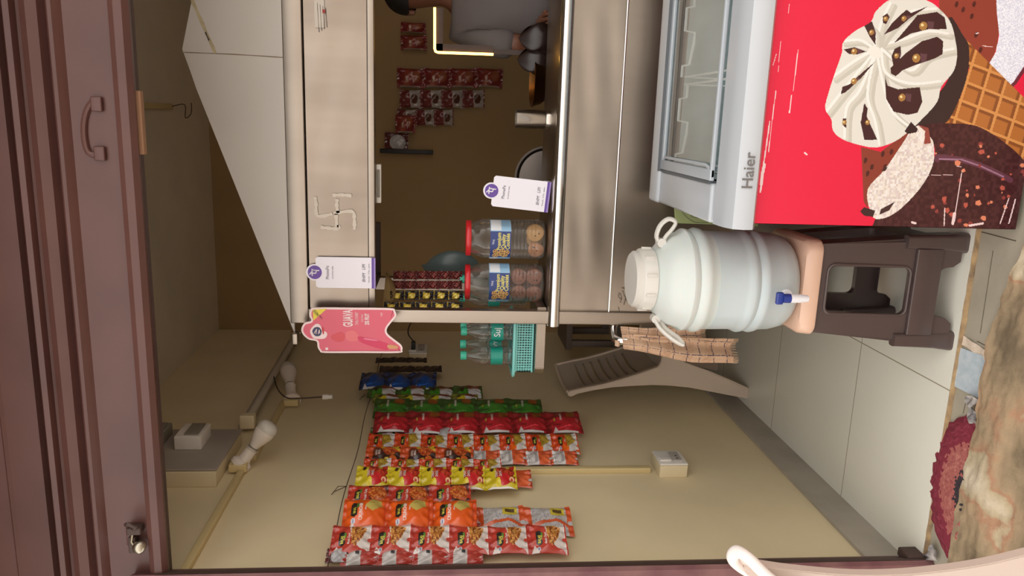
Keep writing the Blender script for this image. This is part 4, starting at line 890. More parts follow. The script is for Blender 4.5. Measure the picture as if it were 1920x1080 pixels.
# ------------------------------------------------------------------ items on and behind the counter
e = empty('steel_tumbler', (.0, 2.56, 1.005)); b = MB(); b.lathe([(0, .0), (.030, 0), (.030, .014), (.0285, .016), (.030, .018), (.0305, .11), (.031, .112), (.029, .112), (.028, .02), (0, .02)], mat('tumbler_steel', (190, 182, 172), .22, 1), n=36); b.build('cup', e); tag(e, 'brushed steel tumbler standing on the counter behind rail', 'cup')
PS = mat('dull_pan_steel', (120, 112, 106), .35, 1, noise=.1)
b = MB(); M = Matrix.Rotation(PI/2, 4, 'X'); b.lathe([(0, 0), (.108, 0), (.118, .012), (.124, .014), (.124, .018), (.116, .017), (.106, .005), (0, .005)], PS, n=48, M=M); o = b.build('steel_plate'); q = at('Y', 3.0, 1016, 333); o.location = (q[0], 2.98, .952); o.rotation_euler = (-.1, 0, 0); tag(o, 'round steel plate leaning upright behind counter beside the card', 'plate')
b = MB(); b.lathe([(0, 0), (.06, 0), (.085, .03), (.095, .06), (.098, .062), (.094, .064), (.08, .035), (.055, .006), (0, .006)], mat('brass_bowl', (150, 104, 58), .3, 1), n=40); o = b.build('brass_bowl'); q = at('Y', 2.88, 1000, 150); o.location = (q[0], 2.88, .97); tag(o, 'shallow brass bowl behind the tumbler', 'bowl')
b = MB(); b.box(-.30, 1.4, 2.74, 3.02, .83, .94, DARKW, .003); b.box(.1, .32, 2.78, 3.0, .94, .965, BLACKP, .004); tag(b.build('worktop'), 'low dark worktop running behind the steel counter', 'worktop')
# dark wall rod
p0 = at('Y', BY-.05, 712, 283); p1 = at('Y', BY-.05, 812, 283); b = MB(); b.box(p0[0]-.012, p0[0]+.012, BY-.05, BY-.03, p1[2], p0[2], BLACKP, .003); tag(b.build('wall_rod'), 'short black rod hanging upright on the back wall', 'rod')
# LED strip on a frame
e = empty('led_frame', (.23, 2.86, 1.1)); LED = mat('warm_led', (255, 190, 92), .5, emit=4.5)
f0, f1, f2 = at('Y', 2.84, 815, 14), at('Y', 2.84, 815, 98), at('Y', 2.84, 925, 102)
cc = Vector((.23, 2.86, 1.1)); pts = [Vector(f0), Vector(f1)+Vector((.012, 0, 0)), Vector(f1)+Vector((.003, 0, -.003)), Vector(f1)+Vector((0, 0, -.012)), Vector(f2)]
b = MB(); b.tube([p-cc for p in pts], .0045, LED, 10); b.build('led_tube', e)['label'] = 'glowing warm strip'
b = MB(); zt = f0[2]; b.box(f1[0]-cc.x+.003, f0[0]-cc.x, -.016, -.006, zt-.03-cc.z, zt-.005-cc.z, DARKW); b.box(f1[0]-cc.x+.003, f1[0]-cc.x+.030, -.016, -.006, f2[2]-cc.z, zt-.005-cc.z, DARKW)
b.box(f1[0]-cc.x+.003, f1[0]-cc.x+.02, -.012, .0, .98-cc.z, f2[2]-cc.z, DARKW); b.build('wooden_frame', e)
tag(e, 'dark wooden frame edged with a glowing warm light strip', 'light')
b = MB(); 
for k, (z0, z1, yy) in enumerate(((1.02, 1.10, 2.80), (1.03, 1.09, 2.77))): b.grid(lambda u, v: (.205+k*.07+.05*math.sin(v*PI)**.7*math.cos(u*2*PI)*(1+.15*math.sin(u*23+v*9)), yy+.03+.03*math.sin(v*PI)*math.sin(u*2*PI)*(1+.15*math.sin(u*17)), .945+.15*v), 40, 20, mat('shiny_black_bag', (38, 24, 20), .35, coat=.2))
tag(b.build('black_bag'), 'crumpled shiny black bag on worktop below the shirt', 'bag')

# ------------------------------------------------------------------ person
SKIN = mat('brown_skin', (120, 78, 58), .5, sss=.1); SHIRT = mat('grey_shirt', (112, 104, 102), .9, bump=.2, bscale=120, noise=.05); HAIR = mat('black_hair', (20, 17, 17), .6, bump=.5, bscale=200); TROU = mat('dark_trousers', (52, 40, 40), .9)
def skin(name, V, E, Rr, m, parent, sub=2, root=0):
    me = bpy.data.meshes.new(name); me.from_pydata(V, E, []); o = bpy.data.objects.new(name, me); COL.objects.link(o); o.parent = parent
    md = o.modifiers.new('skin', 'SKIN'); md.use_smooth_shade = True
    sv = me.skin_vertices[0].data if me.skin_vertices else None
    if sv is None: me.skin_vertices.new() if hasattr(me.skin_vertices, 'new') else None
    for i, r in enumerate(Rr):
        me.skin_vertices[0].data[i].radius = r if hasattr(r, '__len__') else (r, r)
        me.skin_vertices[0].data[i].use_root = (i == root)
    s_ = o.modifiers.new('sub', 'SUBSURF'); s_.levels = s_.render_levels = sub; me.materials.append(m); return o
e = empty('person', (.50, 3.18, 0)); e.rotation_euler.z = 0
e.location = (.475, 3.25, 0); e.scale = (1, 1, .985)
V = [(0, 0, .82), (0, 0, .95), (0, .0, 1.12), (0, .0, 1.27), (0, -.005, 1.35), (0, -.015, 1.40), (0, -.02, 1.46), (0, -.025, 1.53), (0, -.02, 1.58)]
E_ = [(i, i+1) for i in range(8)]; Rr = [(.15, .11), (.13, .10), (.15, .11), (.14, .09), (.06, .055), (.048, .048), (.066, .08), (.075, .088), (.055, .065)]
def chain(start, pts, rs):
    prev = start
    for p, r in zip(pts, rs): V.append(p); Rr.append((r, r)); E_.append((prev, len(V)-1)); prev = len(V)-1
    return prev
handL = chain(3, [(-0.136, 0, 1.29), (-0.172, -.03, 1.14), (-0.188, -.06, 1.05), (-0.172, -.15, 1.02), (-0.136, -.235, 1.01), (-0.128, -.27, 1.005)], [.055, .048, .042, .036, .026, .028])
handR = chain(3, [(0.136, 0, 1.29), (0.172, -.03, 1.14), (0.188, -.06, 1.05), (0.152, -.14, 1.02), (0.104, -.23, 1.01), (0.096, -.265, 1.005)], [.055, .048, .042, .036, .026, .028])
for s in (-1, 1): chain(0, [(s*.09, 0, .72), (s*.10, -.01, .45), (s*.10, .01, .10), (s*.105, -.06, .035), (s*.11, -.12, .028)], [.085, .062, .042, .036, .03])
for h, s in ((handL, 1), (handR, -1)):
    bx = Vector(V[h])
    for k in range(4):
        o_ = Vector(((k-1.5)*.018, 0, 0)); L = (.07, .078, .074, .06)[k]
        chain(h, [tuple(bx+o_+Vector((0, -.03, .002))), tuple(bx+o_+Vector((0, -.03-L*.5, -.004))), tuple(bx+o_+Vector((0, -.03-L*.85, -.022)))], [.009, .0085, .007])
    chain(h, [tuple(bx+Vector((s*.03, -.005, 0))), tuple(bx+Vector((s*.045, -.03, -.008)))], [.010, .008])
skin('body', V, E_, Rr, SKIN, e)
# shirt over torso and upper arms
V2 = [(0, 0, .90), (0, 0, 1.0), (0, 0, 1.12), (0, 0, 1.26), (0, 0, 1.335), (-0.136, .0, 1.295), (-0.176, -.03, 1.16), (-0.190, -.055, 1.08), (0.136, .0, 1.295), (0.176, -.03, 1.16), (0.190, -.055, 1.08)]
skin('shirt', V2, [(0, 1), (1, 2), (2, 3), (3, 4), (3, 5), (5, 6), (6, 7), (3, 8), (8, 9), (9, 10)], [(.185, .145), (.175, .14), (.18, .14), (.17, .12), (.085, .08), (.08, .08), (.072, .072), (.066, .066), (.08, .08), (.072, .072), (.066, .066)], SHIRT, e)
skin('trousers', [(0, 0, .90), (0, 0, .80), (-.09, 0, .70), (-.10, -.01, .45), (-.10, .01, .10), (.09, 0, .70), (.10, -.01, .45), (.10, .01, .10)], [(0, 1), (1, 2), (2, 3), (3, 4), (1, 5), (5, 6), (6, 7)], [(.165, .13), (.16, .13), .1, .08, .06, .1, .08, .06], TROU, e)
b = MB(); b.grid(lambda u, v: (.0885*math.cos(u*2*PI)*math.sin(.03+v*1.75), -.012+.104*math.sin(u*2*PI)*math.sin(.03+v*1.75)+.012*v, 1.535+.088*math.cos(.03+v*1.75)-.03*v*max(0, math.sin(u*2*PI))), 36, 14, HAIR); b.build('hair', e)
b = MB(); b.lathe([(0, 0), (.008, .004), (.011, .014), (.006, .03), (0, .034)], SKIN, n=14, M=Matrix.Translation((0, -.112, 1.49)))
for s in (-1, 1):
    b.lathe([(0, -.02), (.010, -.014), (.012, 0), (.010, .014), (0, .02)], SKIN, n=12, M=Matrix.Translation((s*.078, -.015, 1.51)))
b.build('nose_and_ears', e)
EY = mat('eye_white', (220, 215, 210), .3); b = MB()
for s in (-1, 1): b.lathe([(0, -.010), (.008, -.006), (.011, 0), (.008, .006), (0, .010)], EY, n=12, M=Matrix.Translation((s*.03, -.098, 1.525))); b.lathe([(0, -.004), (.0045, 0), (0, .004)], BLACKP, n=10, M=Matrix.Translation((s*.03, -.1085, 1.525)))
b.build('eyes', e)
b = MB(); b.tube([(-.02, -.100, 1.455), (0, -.106, 1.453), (.02, -.100, 1.455)], [.003, .0055, .003], mat('lips', (120, 62, 56), .5), 8); b.build('mouth', e)
tag(e, 'person in a grey shirt standing behind the counter', 'person')

# ------------------------------------------------------------------ snack packets
FOIL = art_mat('printed_foil', .28, .35, spec=.6)
INKW = mat('packet_white_ink', (236, 226, 216), .4); INKY = mat('packet_yellow_ink', (230, 220, 90), .4)
NU, NV = 44, 56
def base_art(kind):
    R_ = np.random.RandomState(abs(hash(kind)) % 1000 if False else sum(map(ord, kind)))
    def patch(A, cx=.42, cy=.70):
        A.poly([(cx-.26, cy), (cx-.18, cy+.075), (cx+.2, cy+.075), (cx+.26, cy+.01), (cx+.18, cy-.065), (cx-.18, cy-.07)], (36, 36, 30)); A.ell(cx-.34, cy+.02, .07, .045, (196, 196, 206)); A.ell(cx-.34, cy+.02, .045, .015, (60, 70, 130)); A.ell(cx+.1, cy-.07, .1, .03, (86, 130, 50))
    if kind == 'peanut':
        A = Art(NU, NV, (186, 62, 48)); A.rect(0, 1, .90, 1, (172, 54, 44)); patch(A, .46, .72); A.poly([(0, .93), (0, .72), (.24, .84)], (226, 216, 210)); A.poly([(.30, .47), (1, .58), (1, .04), (.0, .04), (.10, .12)], (214, 206, 200))
        A.poly([(.28, .50), (.98, .52), (1, .30), (.84, .14), (.46, .24), (.2, .40)], (150, 84, 38)); A.speck(A.last, [(204, 140, 66), (120, 58, 26), (182, 112, 52), (222, 168, 96)], .85, 2, 3); A.rect(0, 1, .035, .055, (232, 214, 208))
    elif kind == 'peanut_back':
        A = Art(NU, NV, (176, 60, 50)); A.rect(0, 1, .44, .84, (196, 190, 186))
        for i in range(9): A.rect(.1, .5+.3*R_.rand(), .48+i*.035, .488+i*.035, (120, 112, 116))
        A.rect(.6, .85, .5, .6, (60, 60, 64)); A.rect(0, 1, 0, .06, (150, 48, 40))
    elif kind == 'chips':
        A = Art(NU, NV, (226, 92, 26)); A.rect(0, 1, .92, 1, (210, 80, 28)); A.rect(0, 1, 0, .10, (206, 76, 26)); patch(A, .55, .74); A.poly([(.62, .52), (.95, .34), (.90, .18), (.70, .14), (.60, .22), (.46, .34)], (196, 176, 92)); A.poly([(.7, .45), (.8, .36), (.78, .28)], (168, 146, 70)); A.poly([(0, .88), (0, .66), (.16, .78)], (226, 216, 208)); A.ell(.0, .38, .045, .22, (206, 200, 198))
    elif kind == 'chips_back':
        A = Art(NU, NV, (206, 84, 40)); A.rect(0, 1, .1, .84, (188, 184, 182)); A.speck(A.last, [(150, 146, 150)], .3, 1)
        A.rect(.62, .95, .14, .44, (206, 186, 66)); A.rect(.72, .86, .2, .4, (90, 70, 40)); A.line([(.2, .9), (.38, .6), (.42, .35), (.3, .08)], .10, (204, 88, 44))
    elif kind == 'noodle':
        A = Art(NU, NV, (190, 60, 44)); A.rect(0, 1, .92, 1, (170, 52, 40)); patch(A, .5, .74); A.poly([(0, .46), (1, .50), (1, .04), (0, .04)], (88, 34, 28)); A.ell(.55, .28, .36, .22, (204, 106, 44)); A.speck(A.last, [(222, 140, 64), (168, 62, 34), (190, 84, 40)], .8, 2, 4); A.rect(.1, .25, .06, .4, (60, 28, 24)); A.poly([(0, .8), (0, .68), (.12, .74)], (222, 212, 206))
    elif kind == 'chaat':
        A = Art(NU, NV, (206, 186, 40)); A.poly([(.1, .66), (1, .62), (1, .06), (.2, .06), (.3, .3)], (168, 42, 30)); A.speck(A.last, [(196, 66, 40), (140, 34, 26), (206, 90, 50)], .5, 3, 5)
        A.ell(.34, .38, .26, .2, (204, 40, 44)); A.ell(.2, .58, .18, .08, (226, 206, 50)); A.rect(0, .05, .06, .9, (224, 220, 216)); A.ell(.34, .16, .11, .07, (236, 206, 150)); A.ell(.34, .16, .06, .035, (190, 40, 40)); A.rect(.8, .96, .22, .32, (226, 196, 50)); A.ell(.8, .76, .12, .06, (60, 40, 30))
    elif kind == 'sev':
        A = Art(NU, NV, (204, 70, 34)); patch(A, .55, .70); A.poly([(0, .86), (0, .74), (.22, .78)], (224, 214, 208)); A.poly([(0, .64), (.4, .6), (.2, .42), (0, .40)], (232, 100, 24)); A.poly([(0, .40), (.5, .42), (1, .45), (1, .04), (0, .04)], (212, 206, 202)); A.poly([(.22, .46), (.98, .5), (.98, .24), (.55, .12)], (166, 136, 46)); A.speck(A.last, [(196, 168, 70), (136, 106, 34), (182, 150, 56)], .8, 2, 6)
    elif kind == 'sev_back':
        A = Art(NU, NV, (206, 88, 50)); A.rect(0, 1, .48, .92, (196, 192, 190))
        for i in range(10): A.rect(.12, .55+.3*R_.rand(), .5+i*.038, .508+i*.038, (128, 120, 122))
        A.rect(.1, .6, .08, .4, (224, 104, 60)); A.rect(0, 1, 0, .05, (170, 64, 34))
    elif kind == 'ghatiya':
        A = Art(NU, NV, (196, 78, 36)); A.poly([(.0, .84), (.5, .78), (.9, .5), (.6, .05), (0, .05)], (60, 36, 30)); A.ell(.62, .68, .26, .13, (112, 52, 34)); A.ell(.70, .34, .30, .20, (176, 70, 34)); A.speck(A.last, [(206, 110, 50), (146, 50, 28)], .7, 2, 7); A.poly([(.9, .3), (1, .1), (.7, .06)], (206, 176, 50)); A.poly([(.7, .56), (1, .6), (1, .5), (.8, .46)], (212, 166, 60)); A.ell(.2, .42, .08, .06, (214, 196, 70)); A.ell(.25, .24, .16, .1, (208, 104, 44))
    elif kind in ('red', 'green', 'blue'):
        c1, c2 = {'red': ((186, 40, 50), (140, 34, 38)), 'green': ((66, 132, 46), (56, 86, 36)), 'blue': ((20, 72, 150), (24, 44, 84))}[kind]
        A = Art(NU, NV, c1); A.rect(.55, 1, 0, 1, c2); A.rect(0, 1, .90, 1, c2); A.rect(0, 1, 0, .08, c2); A.poly([(.5, .66), (1, .62), (1, .54), (.5, .56)], c2); A.poly([(.58, .42), (1, .40), (.92, .12), (.62, .18)], (150, 84, 34) if kind != 'blue' else (70, 70, 90)); A.poly([(0, .86), (0, .70), (.2, .78)], (220, 210, 208)); A.rect(0, .035, .14, .84, (206, 202, 202)); A.line([(.2, .3), (.12, .7)], .03, tuple(min(255, int(q*1.25)+30) for q in c1)); A.poly([(.22, .86), (.30, .86), (.30, .62), (.22, .60)], c2)
    elif kind in ('lime', 'leaf'):
        c = (196, 184, 40) if kind == 'lime' else (64, 142, 40)
        A = Art(NU, NV, (110, 112, 40) if kind == 'lime' else (66, 82, 36)); A.poly([(0, .86), (.5, .8), (.5, .5), (0, .48)], c); A.poly([(0, .48), (.55, .52), (.6, .06), (0, .06)], (206, 202, 206)); A.poly([(.5, .5), (1, .54), (1, .1), (.6, .1)], (118, 54, 34)); A.ell(.55, .72, .2, .08, (50, 44, 30))
    elif kind == 'silver':
        A = Art(NU, NV, (92, 34, 34)); A.ell(.4, .45, .5, .34, (178, 176, 178))
    elif kind == 'maroon':
        A = Art(NU, NV, (92, 26, 24)); A.rect(0, 1, .94, 1, (60, 20, 18)); A.rect(.2, .8, .4, .5, (140, 60, 50)); A.rect(.3, .7, .25, .3, (130, 54, 44)); A.rect(.1, .16, .1, .9, (120, 50, 40))
    elif kind == 'gold':
        A = Art(NU, NV, (34, 26, 20)); A.poly([(.1, .75), (.9, .7), (.8, .25), (.2, .3)], (196, 168, 50)); A.ell(.5, .5, .25, .13, (236, 216, 110)); A.rect(0, 1, .92, 1, (170, 140, 50))
    elif kind == 'black':
        A = Art(NU, NV, (44, 34, 34)); A.speck(A.a[..., 0] > -1, [(58, 42, 40), (36, 28, 28)], .5, 6)
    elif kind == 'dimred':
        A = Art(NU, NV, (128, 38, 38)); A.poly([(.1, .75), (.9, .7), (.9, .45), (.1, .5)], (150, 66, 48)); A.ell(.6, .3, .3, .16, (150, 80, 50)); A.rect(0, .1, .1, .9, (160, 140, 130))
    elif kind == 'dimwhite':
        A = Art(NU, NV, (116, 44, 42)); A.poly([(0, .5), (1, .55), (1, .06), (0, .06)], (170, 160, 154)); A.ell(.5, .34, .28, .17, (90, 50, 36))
    return A
TXT = {'peanut': [('BALAJI', .46, .72, .16, 'Y', .8), ('WAFERS', .52, .665, .06, 'Y', 1), ('Masala Chori', .50, .56, .135, 'W', .85)], 'noodle': [('BALAJI', .5, .74, .15, 'Y', .8), ('Punjabi Tadka', .52, .56, .13, 'W', .85)], 'chips': [('BALAJI', .55, .74, .13, 'Y', .8), ('CRUNCHEM', .52, .60, .17, 'W', .85), ('Masala', .6, .5, .07, 'W', 1)],
       'sev': [('BALAJI', .55, .70, .15, 'Y', .8), ('Ratlami', .6, .53, .11, 'W', .8)], 'chaat': [('CHAAT', .62, .62, .19, 'W', .8), ('CHASKA', .62, .50, .19, 'W', .75)], 'ghatiya': [('CHATAKA', .6, .70, .13, 'W', .7), ('PATAKA', .6, .62, .13, 'W', .7)],
       'red': [('CRUNCHEM', .62, .60, .13, 'W', .8), ('BALAJI', .55, .78, .10, 'Y', .8)], 'green': [('CRUNCHEM', .62, .60, .13, 'W', .8), ('BALAJI', .55, .78, .10, 'Y', .8)], 'dimred': [('CHIPS', .5, .62, .2, 'W', .8)]}
MESHES = {}
def packet_mesh(kind, w_, h, d):
    key = (kind, round(w_, 3), round(h, 3), round(d, 3))
    if key in MESHES: return MESHES[key]
    A = base_art(kind); b = MB(); sd_ = sum(map(ord, kind))
    def depth(u, t):
        c = min(1, max(0, (min(t, 1-t)-.07)/.40)); s_ = min(1, max(0, min(u, 1-u)/.5))
        z = d*(math.sin(c*PI/2)**.8)*(math.sin(s_*PI/2)**.6)
        ridge = .0035*math.sin(u*23+sd_)*math.exp(-((min(t, 1-t)-.1)/.1)**2)+.0022*math.sin(u*9+t*13+sd_)+.002*abs(math.sin(u*5-t*7+sd_*.3))
        return z+ridge*min(1, 8*min(u, 1-u))
    def wid(t): c = min(t, 1-t); return 1-.10*math.sin(min(1, max(0, (c-.05)/.25))*PI/2)
    def f(u, t, s_=1): return (s_*(depth(u, t)*(1 if s_ > 0 else .55)+.0006), (u-.5)*w_*wid(t)*(1 if s_ > 0 else 1), (t-.5)*h)
    b.grid(f, NU, NV, FOIL, A.a); b.grid(lambda u, v: f(u, v, -1), 10, 12, FOIL, np.tile(A.a[NV//2, 2], (12, 10, 1)))
    for (tx, cu, cv, sz, ink, sx) in TXT.get(kind, []):
        b.text(tx, INKW if ink == 'W' else INKY, lambda a, c: (lambda u, t: (f(u, t)[0]+.0009, f(u, t)[1], f(u, t)[2]))(min(.98, max(.02, cu-.06+a/w_)), cv+c/h), sz*h*.62, sx, bold=.02)
    o = b.build('snack_packet'); MESHES[key] = o.data; bpy.data.objects.remove(o); return MESHES[key]
ORD = ['top', 'second', 'third', 'fourth', 'fifth', 'sixth', 'seventh', 'eighth', 'ninth']
def strip(kind, n, x0, x1, ya, yb, desc, group, X=WX+.035, d=.022, name='snack_packet', cat='packet', rot=-.32, plane='X', yv=None, skipgap=.97):
    """a hanging strip of n packets; x0..x1 along the strip and ya..yb across it in the photo, on the plane of the wall"""
    pt = at(plane, X, x0, (ya+yb)/2); pb = at(plane, X, x1, (ya+yb)/2)
    if plane == 'X' and pt[1] > 2.8: rot = -.24 if pt[1] < 3.05 else (-.14 if pt[1] < 3.45 else 0)
    a = at(plane, X, (x0+x1)/2, ya); c = at(plane, X, (x0+x1)/2, yb); i = 1 if plane == 'X' else 0
    wd = abs(a[i]-c[i]); zt, zb = pt[2], pb[2]; h = (zt-zb)/n; me = packet_mesh(kind, wd*((.90 if pt[1] < 2.8 else .86) if plane == 'X' else 1.03), h*1.02, d*(.8 if plane == 'X' else 1))
    for k in range(n):
        o = bpy.data.objects.new(name, me); COL.objects.link(o); t = (k+.5)/n
        p = pt*(1-t)+pb*t; p = p.copy(); p[2] = zt-(k+.5)*h
        o.location = (p[0]+(random.uniform(-.002, .002) if plane == 'X' else 0), p[1]+(0 if plane == 'X' else random.uniform(-.002, .002)), p[2])
        o.rotation_euler = (random.uniform(-.02, .02), random.uniform(-.05, .05), (rot if plane == 'X' else -PI/2)+random.uniform(-.05, .05))
        tag(o, f'{ORD[k]} {desc}' if k else f'topmost {desc}', cat, group)
P1 = 'snack strips hanging on the left wall'
strip('peanut_back', 4, 640, 905, 1034, 1056, 'packet of foremost narrow strip showing salmon and white backs', 'peanut packets turned backward', WX+.025, .014)
strip('silver', 1, 612, 655, 1030, 1052, 'silver-bottomed packet heading the foremost narrow strip', 'silver packets', WX+.026, .012)
strip('peanut', 6, 622, 1062, 991, 1033, 'salmon masala peanut packet of foremost strip facing out', 'masala peanut packets', WX+.045, .016)
strip('chips_back', 2, 893, 1072, 956, 998, 'big packet with white back below the bulging orange chips', 'big packets turned backward', WX+.03, .02)
strip('peanut_back', 3, 665, 900, 985, 1000, 'salmon packet wedged behind the bulging orange chips', 'salmon packets behind the orange chips', WX+.02, .01)
strip('chips', 3, 644, 893, 944, 990, 'bulging orange chips packet beside the masala peanut strip', 'bulging orange chips packets', WX+.06, .035)
strip('noodle', 3, 652, 882, 914, 948, 'red noodle snack packet behind the bulging orange chips', 'red noodle snack packets', WX+.045, .018)
strip('peanut_back', 4, 680, 890, 904, 918, 'dark turned packet between noodle and yellow snacks', 'turned packets behind the noodle snacks', WX+.022, .010)
strip('sev_back', 1, 935, 996, 886, 910, 'salmon packet sticking out below the yellow-red strip', 'salmon tail packets', WX+.03, .012)
strip('chaat', 5, 668, 968, 880, 912, 'yellow and red spicy snack packet', 'yellow and red spicy packets', WX+.058, .018)
strip('sev', 5, 682, 940, 864, 884, 'orange sev packet between yellow-red and dark brown strips', 'orange sev packets, nearer strip', WX+.045, .014)
strip('sev_back', 4, 885, 1082, 848, 868, 'orange packet of the strip with plain white backs', 'orange packets turned backward', WX+.03, .012)
strip('ghatiya', 3, 686, 886, 842, 868, 'dark brown and orange fried snack packet', 'dark brown snack packets', WX+.05, .016)
strip('sev', 8, 690, 1084, 819, 845, 'orange sev packet of the long farther strip', 'orange sev packets, farther long strip', WX+.045, .014)
strip('leaf', 1, 694, 740, 806, 826, 'small green and white packet beside the red crisps', 'small green packets', WX+.03, .012)
strip('silver', 2, 745, 872, 804, 824, 'maroon packet with silver belly behind the sev strip', 'maroon and silver packets', WX+.03, .018)
strip('red', 6, 702, 1088, 776, 808, 'glossy red crisps packet', 'glossy red crisps packets', WX+.055, .026)
strip('green', 5, 702, 1016, 752, 779, 'glossy green crisps packet beside the red ones', 'glossy green crisps packets', WX+.045, .024)
strip('lime', 4, 700, 896, 741, 756, 'yellow-green and white packet beside the green crisps', 'yellow-green packets', WX+.05, .018)
strip('leaf', 4, 690, 904, 725, 744, 'green and white packet between blue and yellow-green ones', 'green and white packets', WX+.055, .018)
strip('blue', 3, 676, 818, 700, 730, 'shiny blue crisps packet at far end of the strips', 'shiny blue crisps packets', WX+.065, .03)
strip('black', 4, 712, 828, 686, 699, 'dark sachet of the thin strip beside the blue crisps', 'dark sachets beside the blue crisps', WX+.05, .006, 'sachet', 'sachet')
strip('black', 3, 705, 800, 670, 680, 'dark sachet of the farthest thin strip by the switchboard', 'dark sachets by the switchboard', WX+.05, .006, 'sachet', 'sachet')
# strips inside the stall
Yk = 2.66
strip('gold', 5, 718, 868, 566, 584, 'black and gold sachet of strip nearest the post', 'black and gold sachets by the post', Yk-.03, .006, 'sachet', 'sachet', plane='Y')
strip('gold', 5, 730, 868, 545, 562, 'black and gold sachet of the second strip from the post', 'black and gold sachets, second strip', Yk-.02, .006, 'sachet', 'sachet', plane='Y')
strip('maroon', 6, 735, 866, 526, 542, 'maroon sachet of strip beside the black and gold ones', 'maroon sachets, left strip', Yk-.01, .006, 'sachet', 'sachet', plane='Y')
strip('maroon', 6, 738, 866, 508, 524, 'maroon sachet of strip farthest from the post', 'maroon sachets, right strip', Yk, .006, 'sachet', 'sachet', plane='Y')
b = MB(); b.grid(lambda u, v: tuple(at('Y', Yk-.04+.02*math.sin(v*PI), 716+22*v*math.sin(u*PI)+8*u, 588-78*u)), 16, 6, mat('manila_card', (150, 126, 84), .7)); tag(b.build('hanging_card'), 'curled manila hanger card above the sachet strips', 'card')
b = MB(); q = at('Y', 2.85, 845, 497)
b.grid(lambda u, v: (q[0]+.055*math.sin(v*PI)**.6*math.cos(u*2*PI), 2.85+.03*math.sin(v*PI)*math.sin(u*2*PI), q[2]-.10+.20*v-.01*math.cos(u*2*PI)), 24, 18, mat('teal_grey_pouch', (78, 92, 92), .4, coat=.2)); tag(b.build('pouch'), 'grey-teal pouch hanging behind the red jar lid', 'pouch')
YB = BY-.02
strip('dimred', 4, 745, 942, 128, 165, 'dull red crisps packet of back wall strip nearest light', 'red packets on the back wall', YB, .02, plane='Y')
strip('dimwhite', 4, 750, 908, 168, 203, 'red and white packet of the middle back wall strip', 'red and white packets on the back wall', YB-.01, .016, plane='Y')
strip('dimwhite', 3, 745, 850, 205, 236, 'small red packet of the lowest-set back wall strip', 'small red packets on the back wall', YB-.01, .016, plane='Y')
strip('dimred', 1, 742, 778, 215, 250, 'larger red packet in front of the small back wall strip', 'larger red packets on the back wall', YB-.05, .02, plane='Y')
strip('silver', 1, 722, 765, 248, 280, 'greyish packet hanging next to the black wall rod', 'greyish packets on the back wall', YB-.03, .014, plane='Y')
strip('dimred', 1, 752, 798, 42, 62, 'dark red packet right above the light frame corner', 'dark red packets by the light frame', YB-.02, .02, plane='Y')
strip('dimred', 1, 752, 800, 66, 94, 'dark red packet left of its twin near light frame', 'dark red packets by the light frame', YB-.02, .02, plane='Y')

# ------------------------------------------------------------------ rug
q = at('Z', -.03, 1842, 925)
ru, rv = 90, 40
A = Art(ru, rv, (140, 44, 62)); V_ = A.V; 
nn = np.sin(A.U*200)*.02+np.random.RandomState(2).rand(rv, ru)*.07; A.put((V_+nn < .72), (182, 104, 96)); A.put((V_+nn < .44), (62, 52, 58)); A.speck(V_ > .74, [(152, 56, 72), (126, 36, 54)], .5, 1); A.speck((V_ > .46) & (V_ < .66), [(196, 124, 112), (168, 90, 86)], .5, 1)
RUG = mat('shaggy_rug', (140, 44, 62), 1, bump=1, bscale=400); a_ = RUG.node_tree.nodes.new('ShaderNodeAttribute'); a_.attribute_name = 'art'; RUG.node_tree.links.new(a_.outputs['Color'], RUG.node_tree.nodes['Principled BSDF'].inputs['Base Color'])
def rugf(u, v):
    a = u*2*PI; k = 1+.02*math.sin(a*40)*v; x = .222*v*math.cos(a)*k; y = .215*v*math.sin(a)*k
    low = y < .045
    if low: y = .045+(y-.045)*.12
    return (x, y, .012*(1-v**8)+.0015*math.sin(a*31+v*20)-(.014 if low else 0))
b = MB(); b.grid(rugf, ru, rv, RUG, A.a); o = b.build('rug'); o.location = (-.905, 1.658, -.008); o.rotation_euler.z = 0.0
tag(o, 'oval shaggy rug with crimson, pink and charcoal rings on sill', 'rug')
# cloth scraps by the rug
RAG = mat('rag_grey', (96, 92, 96), .95, rgb2=(180, 172, 165), nscale=50, bump=.6)
for (x, y, lab, s_, rz) in ((1838, 768, 'grey frayed rag at the inner end of the rug', 1, .4), (1752, 1045, 'grey and white twisted rag at doorpost end of the rug', 1.5, -.7)):
    q = at('Z', -.02, x, y); b = MB(); b.grid(lambda u, v: ((u-.5)*.07*s_, (v-.5)*.03*(1+.4*math.sin(u*9)), .008+.007*math.sin(u*14+v*3)*math.cos(v*5)), 30, 14, RAG)
    o = b.build('rag'); o.location = (q[0], q[1], -.004); o.rotation_euler.z = rz; tag(o, lab, 'rag', 'rags on the sill')

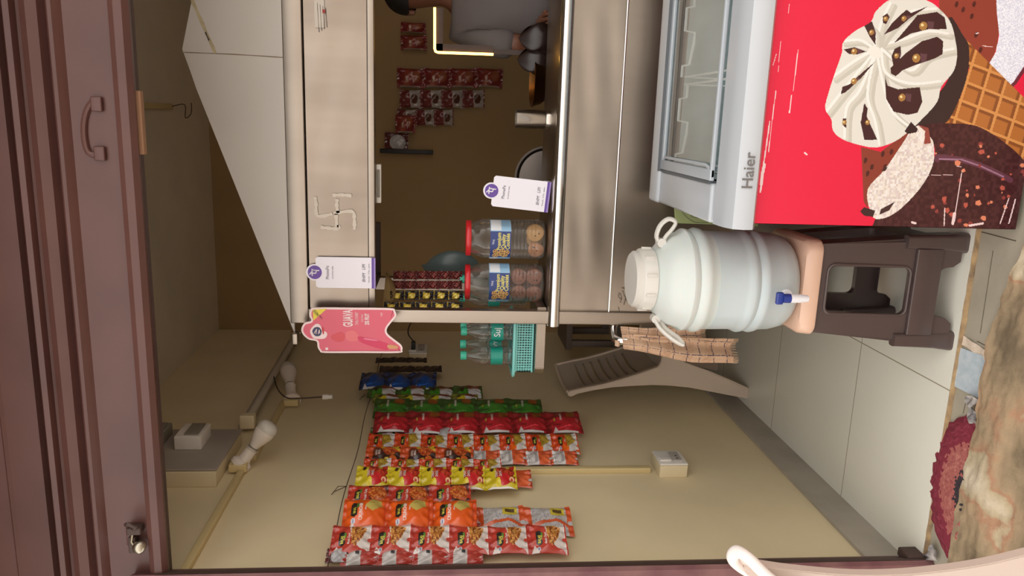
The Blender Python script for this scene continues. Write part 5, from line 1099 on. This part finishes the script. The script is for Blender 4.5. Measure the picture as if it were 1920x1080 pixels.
# ------------------------------------------------------------------ near plastic chair, mostly out of frame
ARM = mat('pale_chair_plastic', (206, 188, 176), .35, coat=.1)
e = empty('armchair', (-.52, .92, 0)); Yc = 1.02
def ac(x, y, Y=Yc): p = at('Y', Y, x, y); return (p[0]+.52, p[1]-.92, p[2])
cl = [ac(1400, 1062), ac(1480, 1078), ac(1600, 1092), ac(1720, 1092), ac(1830, 1078), ac(1925, 1056), ac(2100, 1010), ac(2500, 900)]
b = MB(); 
def rib(b, C, wd, th, m):
    C = smooth_poly(C, 4, False); n = len(C); bm = bmesh.new(); rows = []
    for i, c in enumerate(C):
        a = Vector(C[min(i+1, n-1)])-Vector(C[max(i-1, 0)]); a.normalize(); nn = Vector((-a.z, 0, a.x)).normalized(); t = i/(n-1); w2 = wd[0]+(wd[1]-wd[0])*min(1, t*2.2)
        c = Vector(c); rows.append([bm.verts.new(c+nn*sx*w2/2+Vector((0, sy*th/2, 0))) for sx, sy in ((1, 1), (1, -1), (-1, -1), (-1, 1))])
    for i in range(n-1):
        for k in range(4): bm.faces.new((rows[i][k], rows[i][(k+1) % 4], rows[i+1][(k+1) % 4], rows[i+1][k]))
    bm.faces.new(rows[0]); bm.faces.new(rows[-1][::-1]); bmesh.ops.recalc_face_normals(bm, faces=bm.faces); bmesh.ops.bevel(bm, geom=list(bm.edges), offset=.002, segments=2, affect='EDGES'); b.bm(bm, m, None, True)
rib(b, cl, (.020, .046), .02, ARM); b.build('front_leg', e)
b = MB(); lp = [ac(1500, 1130, .95), ac(1440, 1082, .98), ac(1405, 1048, 1.0), ac(1382, 1034, 1.02), ac(1374, 1048, 1.03), ac(1392, 1066, 1.04), ac(1430, 1085, 1.06), ac(1500, 1120, 1.1)]
b.tube(smooth_poly(lp, 5, False), .0085, mat('chair_arm_plastic', (232, 222, 216), .3, coat=.2), 12, flat=1.2)
b.grid(lambda u, v: tuple(np.array(smooth_poly(lp[:4], 6, False)[int(u*18)])*(1-v)+np.array(smooth_poly(lp[4:][::-1], 6, False)[int(u*18)])*v), 18, 4, ARM); b.build('armrest', e)
b = MB(); b.box(-.42, -.12, -.30, .10, .30, .33, ARM, .01); b.build('seat', e)
b = MB(); b.tube([(-.38, -.25, .0-.1), (-.36, -.25, .31)], .02, ARM, 10); b.build('rear_leg', e)
tag(e, 'pale plastic armchair just outside, only its arm and leg showing', 'chair')
